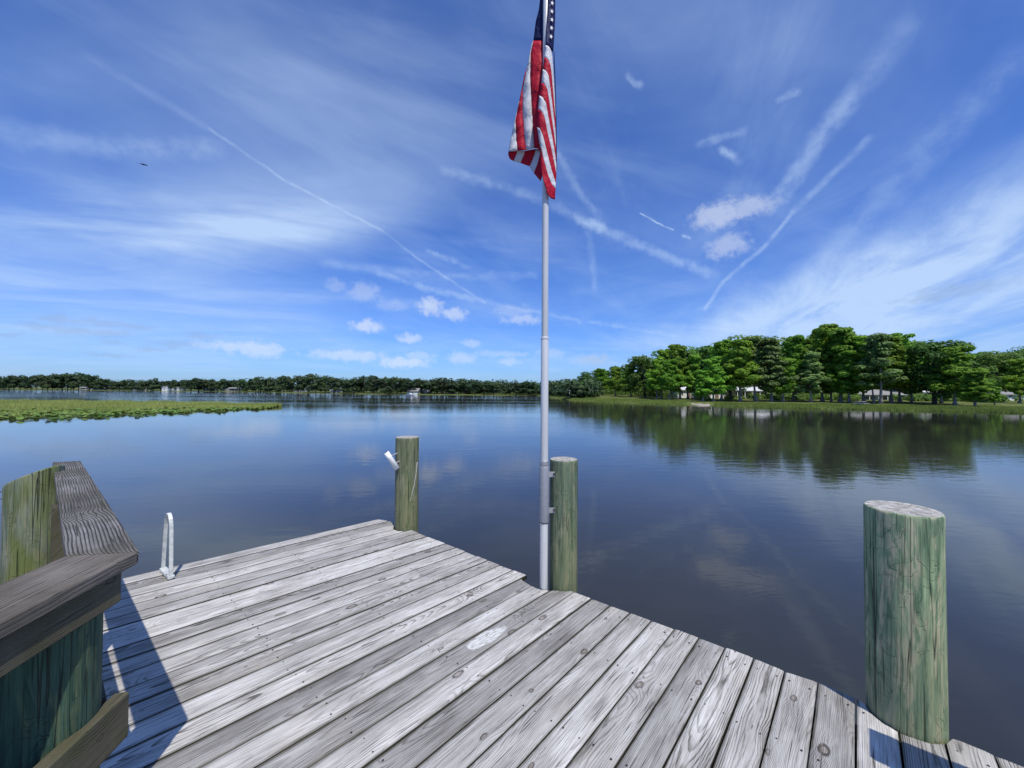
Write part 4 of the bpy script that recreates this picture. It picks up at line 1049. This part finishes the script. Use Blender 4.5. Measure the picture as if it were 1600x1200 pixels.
# nails on the left pile
mb = MB()
for (px, py) in ((8, 768), (6, 779), (11, 808)):
    p = WY(px+6, py, C_L.y-0.03); mb.tube([p, p+Vector((-0.045, -0.01, 0.0))], 0.003, 6)
o = mb.build('nail', M_DARKMETAL); tag(o, 'bent dark nails sticking out of the mossy piling at the left edge', 'nails')

# ---------------------------------------------------------------- right railing (its corner shades the planks at the lower right)
sc_ = W(1357, 1136, DECK)
rc = sc_+Vector((SUNV.x/SUNV.z, SUNV.y/SUNV.z, 0))*1.0; rc.z = 0
rr_ = empty('railing', (rc.x, rc.y, DECK), 0, 'second wooden railing just outside the right edge whose corner shades the planks', 'railing')
rbase = Vector((rc.x, rc.y, DECK)); dA = ed.copy(); dB = Vector((-math.sin(R(42)), -math.cos(R(42)), 0))
prism('cap_board', [rc, rc+dA*2.4, rc+dA*2.4+dB*0.19, rc+dB*0.19], RAIL-0.042, RAIL, M_CAP, rr_, rbase)
prism('rail_board', [rc+dB*0.06+dA*.02, rc+dA*2.3+dB*0.06, rc+dA*2.3+dB*0.10, rc+dB*0.10+dA*.02], RAIL-0.19, RAIL-0.044, M_FACE, rr_, rbase)
prism('lower_board', [rc+dB*0.06+dA*.02, rc+dA*2.3+dB*0.06, rc+dA*2.3+dB*0.10, rc+dB*0.10+dA*.02], RAIL-0.60, RAIL-0.455, M_FACE, rr_, rbase)
prism('post', [rc+dA*0.03+dB*.1, rc+dA*.12+dB*.1, rc+dA*.12+dB*.19, rc+dA*.03+dB*.19], DECK-0.02, RAIL-0.046, M_FACE, rr_, rbase)
prism('post', [rc+dA*1.9+dB*.1, rc+dA*2.0+dB*.1, rc+dA*2.0+dB*.19, rc+dA*1.9+dB*.19], DECK-0.02, RAIL-0.046, M_FACE, rr_, rbase)

# ---------------------------------------------------------------- tube on the far piling
Yt = C_F.y-r_f-0.02
tu = empty('rod_holder', WY(614, 720, Yt), 0, 'white plastic rod holder tube tilted on the left side of the far piling', 'rod holder')
tb = WY(614, 720, Yt); ta = WY(603.5, 707, Yt-0.03); tz = WY(621, 732.5, Yt+0.0)
V = []; F = []; n = 20; d = (tz-ta).normalized(); a_ = d.cross(Vector((0, 1, 0))).normalized(); b_ = a_.cross(d)
for (p, r) in ((ta, 0.020), (ta, 0.029), (ta.lerp(tz, .25), 0.029), (ta.lerp(tz, .27), 0.031), (ta.lerp(tz, .30), 0.029), (tz, 0.029), (tz, 0.024), (ta.lerp(tz, .3), 0.020)):
    for j in range(n): V.append(p+(a_*math.cos(j/n*6.28318)+b_*math.sin(j/n*6.28318))*r-tb)
for i in range(7):
    for j in range(n): F.append((i*n+j, i*n+(j+1) % n, (i+1)*n+(j+1) % n, (i+1)*n+j))
link_mesh('tube', V, F, M_PVC, tu, True)
for (px, py) in ((617, 710), (622, 722)):
    p = WY(px, py, Yt+0.01)-tb; mb = MB(); mb.tube([p+Vector((-0.03, -0.01, -0.012)), p+Vector((0.02, 0.03, 0.012))], 0.006, 8); mb.build('bracket_bolt', M_GALV, tu)
# pale rope scrap / split on the same piling
mb = MB(); pts = [WY(652, 722, C_F.y-0.045), WY(651, 738, C_F.y-0.06), WY(648, 757, C_F.y-0.085), WY(644, 772, C_F.y-0.105), WY(641, 784, C_F.y-0.118)]
for i, p in enumerate(pts):
    h = Vector((p.x-C_F.x, p.y-C_F.y, 0)); h = h.normalized()*(r_f*1.03); pts[i] = Vector((C_F.x+h.x, C_F.y+h.y, p.z))
mb.tube(pts, [0.008, 0.006, 0.005, 0.004, 0.002], 6); o = mb.build('wood_splinter', M_PALEWOOD); tag(o, 'long pale splinter peeling down the right side of the far corner piling', 'splinter')

# ---------------------------------------------------------------- ladder hand rail
l1 = W(267, 905, DECK); l2 = W(247, 884, DECK); hd = (l2-l1).normalized(); span = 0.235
l2 = l1+hd*span
lad = empty('dock_ladder', l1, 0, 'white metal ladder handrail looped over the back edge of the dock', 'ladder')
top_z = WY(262, 801, (l1.y+l2.y)/2).z
rad_ = 0.05
path = [Vector((0, 0, 0.0))]
Ht = top_z-DECK
A0 = Vector((0, 0, 0.0)); B0 = hd*span
ctr = hd*(span*0.46)
path = [A0, A0+hd*0.008+Vector((0, 0, Ht*0.4)), A0+hd*0.02+Vector((0, 0, Ht*0.82))]
for i in range(1, 10):
    an = math.pi*i/10; path.append(hd*(span*0.40)+hd*(-math.cos(an)*span*0.30)+Vector((0, 0, Ht*0.82+math.sin(an)*Ht*0.17)))
path += [hd*span*0.74+Vector((0, 0, Ht*0.80)), hd*(span*0.9)+Vector((0, 0, Ht*0.35)), hd*(span*1.0)+Vector((0, 0, 0.02)), hd*(span*1.05)+Vector((0, 0, -1.9))]
def flatbar(path, w, th, side):
    V = []; F = []; N = len(path)
    for i, p in enumerate(path):
        d = (path[min(i+1, N-1)]-path[max(i-1, 0)]).normalized(); nn = d.cross(side).normalized()
        for (s1, s2) in ((-1, -1), (1, -1), (1, 1), (-1, 1)): V.append(p+side*(s1*w/2)+nn*(s2*th/2))
    for i in range(N-1):
        for j in range(4): F.append((i*4+j, i*4+(j+1) % 4, (i+1)*4+(j+1) % 4, (i+1)*4+j))
    F.append((3, 2, 1, 0)); F.append(tuple((N-1)*4+j for j in range(4)))
    return V, F
side = Vector((hd.y, -hd.x, 0))
V, F = flatbar(path, 0.027, 0.016, side)
o = link_mesh('handrail', V, F, M_LADDER, lad); b = o.modifiers.new('bevel', 'BEVEL'); b.width = 0.004; b.segments = 2
mb = MB(); mb.box(hd*(span*0.5)+Vector((0, 0, 0.018)), (span+0.02, 0.045, 0.024), (hd, side, Vector((0, 0, 1)))); mb.build('base_bar', M_LADDER, lad, bevel=0.003)
for k in range(4):
    c = hd*(span*1.06)+side*0.2+Vector((0, 0, -0.35-0.3*k)); mb = MB(); mb.box(c, (0.07, 0.4, 0.03), (hd, side, Vector((0, 0, 1)))); mb.build('rung', M_LADDER, lad)
mb = MB(); c = hd*(span*1.06)+side*0.4+Vector((0, 0, -0.95)); mb.box(c, (0.03, 0.045, 1.75), (hd, side, Vector((0, 0, 1)))); mb.build('side_rail', M_LADDER, lad)
mb = MB(); mb.tube([side*0.024+Vector((0, 0, 0.05)), side*0.030+Vector((0, 0, 0.05))], 0.005, 8); mb.tube([side*-0.024+Vector((0, 0, 0.05)), side*-0.030+Vector((0, 0, 0.05))], 0.005, 8); mb.build('bolt', M_DARKMETAL, lad)

# ---------------------------------------------------------------- flagpole
Yp = C_P.y; bx = C_P.x
pole = empty('flagpole', (bx, Yp, DECK-0.25), 0, 'silver aluminium flagpole strapped to the middle piling', 'flagpole'); pb = Vector((bx, Yp, DECK-0.25))
def cyl(name, z0, z1, r, mat, n=32, lip=0.0):
    V = []; F = []; zs = [(z0, r*0.97), (z0+0.004, r), (z1-0.004, r), (z1, r*0.97), (z1, 0.0)]
    for (z, q) in zs:
        for j in range(n): V.append((q*math.cos(2*math.pi*j/n), q*math.sin(2*math.pi*j/n), z-pb.z))
    for i in range(len(zs)-1):
        for j in range(n): F.append((i*n+j, i*n+(j+1) % n, (i+1)*n+(j+1) % n, (i+1)*n+j))
    return link_mesh(name, V, F, mat, pole, True)
zj = WY(850, 528, Yp).z; zs1 = WY(850, 726, Yp).z; zs0 = WY(850, 815, Yp).z; zc = WY(850, 719, Yp).z
cyl('lower_tube', DECK-0.25, zs1, 0.0315, M_POLE); cyl('middle_tube', zs1+0.001, zj, 0.0305, M_POLE); cyl('collar', zj-0.014, zj+0.006, 0.0325, M_POLE)
cyl('upper_tube', zj+0.001, 6.9, 0.0265, M_POLE); cyl('sleeve', zs0, zs1-0.012, 0.0385, M_SLEEVE); cyl('clamp_ring', zs1-0.011, zc, 0.0345, M_GALV)
cyl('sleeve_lip', zs0-0.006, zs0-0.0005, 0.037, M_DARKMETAL)
mb = MB(); 
bpy_f = [( math.sin(math.pi*i/8)*0.06, 6.96-math.cos(math.pi*i/8)*0.06) for i in range(9)]
V = []; F = []
for (r, z) in bpy_f:
    for j in range(16): V.append((max(r, 1e-4)*math.cos(j*math.pi/8), max(r, 1e-4)*math.sin(j*math.pi/8), z-pb.z))
for i in range(8):
    for j in range(16): F.append((i*16+j, i*16+(j+1) % 16, (i+1)*16+(j+1) % 16, (i+1)*16+j))
link_mesh('finial_ball', V, F, simple('gold_ball', (0.7, 0.5, 0.15), 0.3, 0.9), pole, True)
for py in (741, 797):
    z = WY(862, py, Yp).z; dpm = Vector((C_M.x-bx, C_M.y-Yp, 0)).normalized(); sd = Vector((dpm.y, -dpm.x, 0))
    mb = MB(); a0 = Vector((0.030, -0.012, z-pb.z)); fr = WY(866, py, C_M.y-r_m*0.80)-pb
    fr.y = (C_M.y-math.sqrt(max(0, r_m**2-(WY(866, py, C_M.y-0.09).x-C_M.x)**2)))-pb.y-0.004
    q0 = Vector((0.034, fr.y-0.004, z-pb.z)); q1 = Vector((fr.x+0.018, fr.y, z-pb.z)); cxm = (q0+q1)/2; dd = (q1-q0); L = dd.length; dd.normalize()
    mb.box(cxm, (L, 0.006, 0.042), (dd, Vector((-dd.y, dd.x, 0)), Vector((0, 0, 1)))); br = mb.build('bracket', M_GALV, pole, bevel=0.001)
    mb = MB(); mb.tube([fr+Vector((0, 0.01, 0)), fr+Vector((0, -0.014, 0))], 0.009, 6); mb.build('bolt', M_DARKMETAL, br)

# ---------------------------------------------------------------- flag
def cloth(name, colr):
    mt, t, b = new_mat(name); tc = t.n.new('ShaderNodeTexCoord'); x, y, z = t.sep(tc.outputs['Object'])
    n = t.noise(t.xyz(t.m('MULTIPLY', x, 30), t.m('MULTIPLY', y, 30), t.m('MULTIPLY', z, 16)), 1.0, 3.0, 0.5, 0.8)
    f = t.noise(tc.outputs['Object'], 400.0, 2.0, 0.5)
    b.inputs['Base Color'].default_value = (*colr, 1); b.inputs['Roughness'].default_value = 0.6; b.inputs['Specular IOR Level'].default_value = 0.2
    t.l.new(t.bump(t.m('ADD', t.m('MULTIPLY', n, 1.0), t.m('MULTIPLY', f, 0.06)), 0.55, 0.02), b.inputs['Normal'])
    tr = t.n.new('ShaderNodeBsdfTranslucent'); tr.inputs[0].default_value = (*colr, 1)
    mx = t.n.new('ShaderNodeMixShader'); mx.inputs[0].default_value = 0.22
    t.l.new(b.outputs[0], mx.inputs[1]); t.l.new(tr.outputs[0], mx.inputs[2]); t.l.new(mx.outputs[0], t.n['Material Output'].inputs[0])
    return mt
M_RED = cloth('red_nylon', (0.52, 0.010, 0.035)); M_WHT = cloth('white_nylon', (0.72, 0.72, 0.74)); M_NAV = cloth('navy_nylon', (0.012, 0.016, 0.085))
flag_o = Vector((bx, Yp, 4.0))
def FPt(cx_, cy_, dy_): return WY(780+cx_/3.75, cy_/3.75, Yp+dy_)-flag_o
FV = []; FF = []; FM = []
def resample(pts, n):
    P = [Vector((p[0], p[1], p[2] if len(p) > 2 else 0)) for p in pts]; L = [0]
    for a, b_ in zip(P[:-1], P[1:]): L.append(L[-1]+(b_-a).length)
    out = []
    for i in range(n):
        s_ = L[-1]*i/(n-1); k = 0
        while k < len(L)-2 and L[k+1] < s_: k += 1
        f = (s_-L[k])/max(1e-6, L[k+1]-L[k]); out.append(P[k].lerp(P[k+1], f))
    return out
def fold(bl, br, mi, amp=0.008, nu=7, nv=26, ph=0.0, bulge=0.0):
    """cloth strip between two edge lines given as (x, y, depth in m)"""
    A = resample(bl, nv); B = resample(br, nv); k = len(FV)
    for i in range(nv):
        for j in range(nu):
            q = j/(nu-1); p = A[i].lerp(B[i], q)
            dd = p.z-bulge*math.sin(math.pi*q)+amp*math.sin(p.y*0.045+q*1.5+ph)*math.sin(math.pi*q)+amp*0.5*math.sin(p.y*0.11+p.x*0.08+ph)
            FV.append(FPt(p.x, p.y, dd))
    for i in range(nv-1):
        for j in range(nu-1): FF.append((k+i*nu+j, k+i*nu+j+1, k+(i+1)*nu+j+1, k+(i+1)*nu+j)); FM.append(mi)
RED, WHT, NAV = 0, 1, 2
# left (rear) fall of the flag
La = [(250,-420,.04),(246,-60,.05),(232,60,.06),(215,120,.07),(200,240,.08)]; Lb = [(300,-420,.03),(292,-60,.035),(290,60,.035),(285,120,.035),(280,240,.035)]
fold(La, Lb, NAV, bulge=0.02)
e0 = [(280,240,.035),(285,420,.035),(282,650,.035),(262,872,.04)]
e1_ = [(200,238,.08),(185,300,.06),(181,450,.045),(192,650,.045),(206,868,.055)]
e2_ = [(190,262,.085),(160,400,.09),(137,520,.09),(135,640,.085),(145,780,.08),(156,880,.08)]
e3_ = [(148,440,.10),(118,590,.105),(95,700,.10),(99,800,.095),(108,884,.095)]
e4_ = [(112,610,.11),(92,700,.12),(72,795,.13),(54,888,.13)]
fold(e1_, e0, RED, bulge=0.03); fold(e2_, e1_, WHT, ph=1, bulge=0.018)
fold(e3_, [(160,400,.09),(137,520,.09),(135,640,.085),(145,780,.08),(156,880,.08)], RED, ph=2, bulge=0.015)
fold(e4_, [(118,590,.105),(95,700,.10),(99,800,.095),(108,884,.095)], WHT, ph=3, bulge=0.012)
# underside of the hem that turns back
fold([(54,888,.13),(52,905,.14),(62,932,.15),(84,943,.16)], [(108,884,.10),(104,897,.12),(96,925,.14),(86,943,.16)], RED, nv=8, amp=.003)
fold([(108,884,.10),(104,897,.12),(92,925,.14),(82,944,.16)], [(150,884,.09),(146,905,.11),(134,935,.13),(124,955,.14)], WHT, nv=8, amp=.003)
fold([(150,884,.09),(146,905,.11),(134,935,.13),(124,955,.14)], [(214,872,.07),(208,900,.09),(194,940,.11),(178,975,.12)], RED, nv=8, amp=.003)
fold([(214,872,.07),(208,900,.09),(194,940,.11),(178,975,.12)], [(262,868,.05),(240,900,.06),(225,960,.08),(203,1015,.09)], WHT, nv=8, amp=.003)
fold([(262,868,.05),(240,900,.06),(225,960,.08),(203,1015,.09)], [(272,868,.04),(268,930,.045),(262,1000,.05),(243,1062,.055)], RED, nv=10, amp=.003)
# right (front) fall
fold([(292,-420,-.03),(290,-60,-.035),(286,60,-.04),(276,180,-.045),(272,266,-.05)], [(320,-420,0.0),(328,-60,0.0),(328,100,0.0),(322,220,0.0),(316,306,0.0)], NAV, nu=6, bulge=0.012, amp=.004)
bs = [
 [(272,264,-.05),(285,268,-.062),(300,284,-.055),(311,325,-.04),(318,420,-.03),(326,560,-.01)],
 [(264,336,-.06),(280,342,-.078),(296,366,-.070),(306,420,-.055),(318,560,-.035),(330,700,-.01)],
 [(256,405,-.065),(273,412,-.085),(289,440,-.078),(298,500,-.060),(316,650,-.035),(332,790,-.01)],
 [(247,484,-.07),(265,492,-.09),(282,524,-.082),(293,590,-.062),(315,740,-.035),(333,872,-.01)],
 [(236,560,-.07),(256,570,-.092),(274,604,-.086),(289,690,-.065),(315,825,-.035),(335,955,-.01)],
 [(228,640,-.07),(248,650,-.092),(266,690,-.088),(284,780,-.068),(313,905,-.035),(335,1020,-.01)],
 [(222,745,-.065),(240,752,-.085),(258,800,-.085),(280,890,-.068),(308,1000,-.035),(332,1072,-.01)],
 [(238,850,-.06),(246,872,-.078),(260,930,-.078),(284,1020,-.062),(308,1082,-.035),(330,1106,-.01)],
 [(240,900,-.055),(246,985,-.07),(262,1070,-.070),(285,1140,-.058),(305,1165,-.035),(327,1168,-.01)]]
for i in range(8):
    fold(bs[i], bs[i+1], WHT if i % 2 == 0 else RED, nu=7, nv=22, amp=.004, ph=i*.7)
# shadowed red fold between the two falls
fold([(250,560,.02),(235,700,.02),(228,800,.02),(232,880,.03)], [(300,560,.0),(300,700,.0),(290,820,.0),(275,900,.01)], RED, nv=12, amp=.004)
# blue rear edge seen at the right rim
fold([(318,300,.01),(322,420,.01),(328,600,.012),(333,800,.012),(335,1000,.015)], [(322,300,.03),(328,420,.03),(333,600,.03),(337,800,.03),(338,1000,.03)], NAV, nu=3, amp=.001)
fl = link_mesh('flag', FV, FF, [M_RED, M_WHT, M_NAV], None, True, FM); fl.location = flag_o
sm = fl.modifiers.new('solid', 'SOLIDIFY'); sm.thickness = 0.0015; sm.offset = 0
tag(fl, 'red and white striped flag with white stars on navy hanging limp from the pole', 'flag')
def star_mesh():
    V = [(0, -0.0, 0)]; 
    for i in range(10):
        a = math.pi/2+i*math.pi/5; r = 0.0205 if i % 2 == 0 else 0.0082; V.append((r*math.cos(a)*0.78, -0.0, r*math.sin(a)))
    F = [(0, 1+i, 1+(i+1) % 10) for i in range(10)]
    me = bpy.data.meshes.new('star'); me.from_pydata(V, [], F); me.materials.append(M_STAR); return me
M_STAR = simple('white_star_cloth', (0.8, 0.8, 0.8), 0.6, 0, 0.0); sme = star_mesh()
for (cx_, cy_, an) in [(311,-82,.1),(312,-32,.1),(311,17,.12),(309,66,.15),(309,115,.18),(307,163,.18),(304,214,.25),(326,-8,.1),(326,42,.1),(326,90,.1)]:
    if cx_ > 320: continue
    o = bpy.data.objects.new('star', sme); COL.objects.link(o); o.parent = fl
    q = (cx_-282)/46.0
    o.location = FPt(cx_, cy_, -0.045+0.04*q-0.012-0.008); o.rotation_euler = (0, an, 0.35)

# ---------------------------------------------------------------- bird
bd = ray(224, 257)*26+Vector((0, 0, CAM_Z))
V = [(-.16,0,0),(-.05,.03,.02),(.10,.03,.015),(.20,0,0),(.10,-.03,.015),(-.05,-.03,.02),(0.02,0,-.035),(0,.06,.02),(0.03,.26,.05),(-.05,.24,.045),(-.06,.05,.015),(0.02,-.06,.02),(-0.05,-.26,-.03),(.03,-.25,-.03),(.06,-.05,.015),(-.24,.03,.0),(-.24,-.03,0)]
F = [(0,1,6),(1,2,6),(2,3,6),(3,4,6),(4,5,6),(5,0,6),(0,5,4,3,2,1),(7,8,9,10),(11,12,13,14),(0,15,16)]
b_ = link_mesh('bird', V, F, M_BLACK); b_.location = bd; b_.rotation_euler = (0.1, 0.12, 0.25); b_.scale = (0.95, 0.95, 0.95)
tag(b_, 'small dark bird gliding in the sky at the upper left', 'bird')
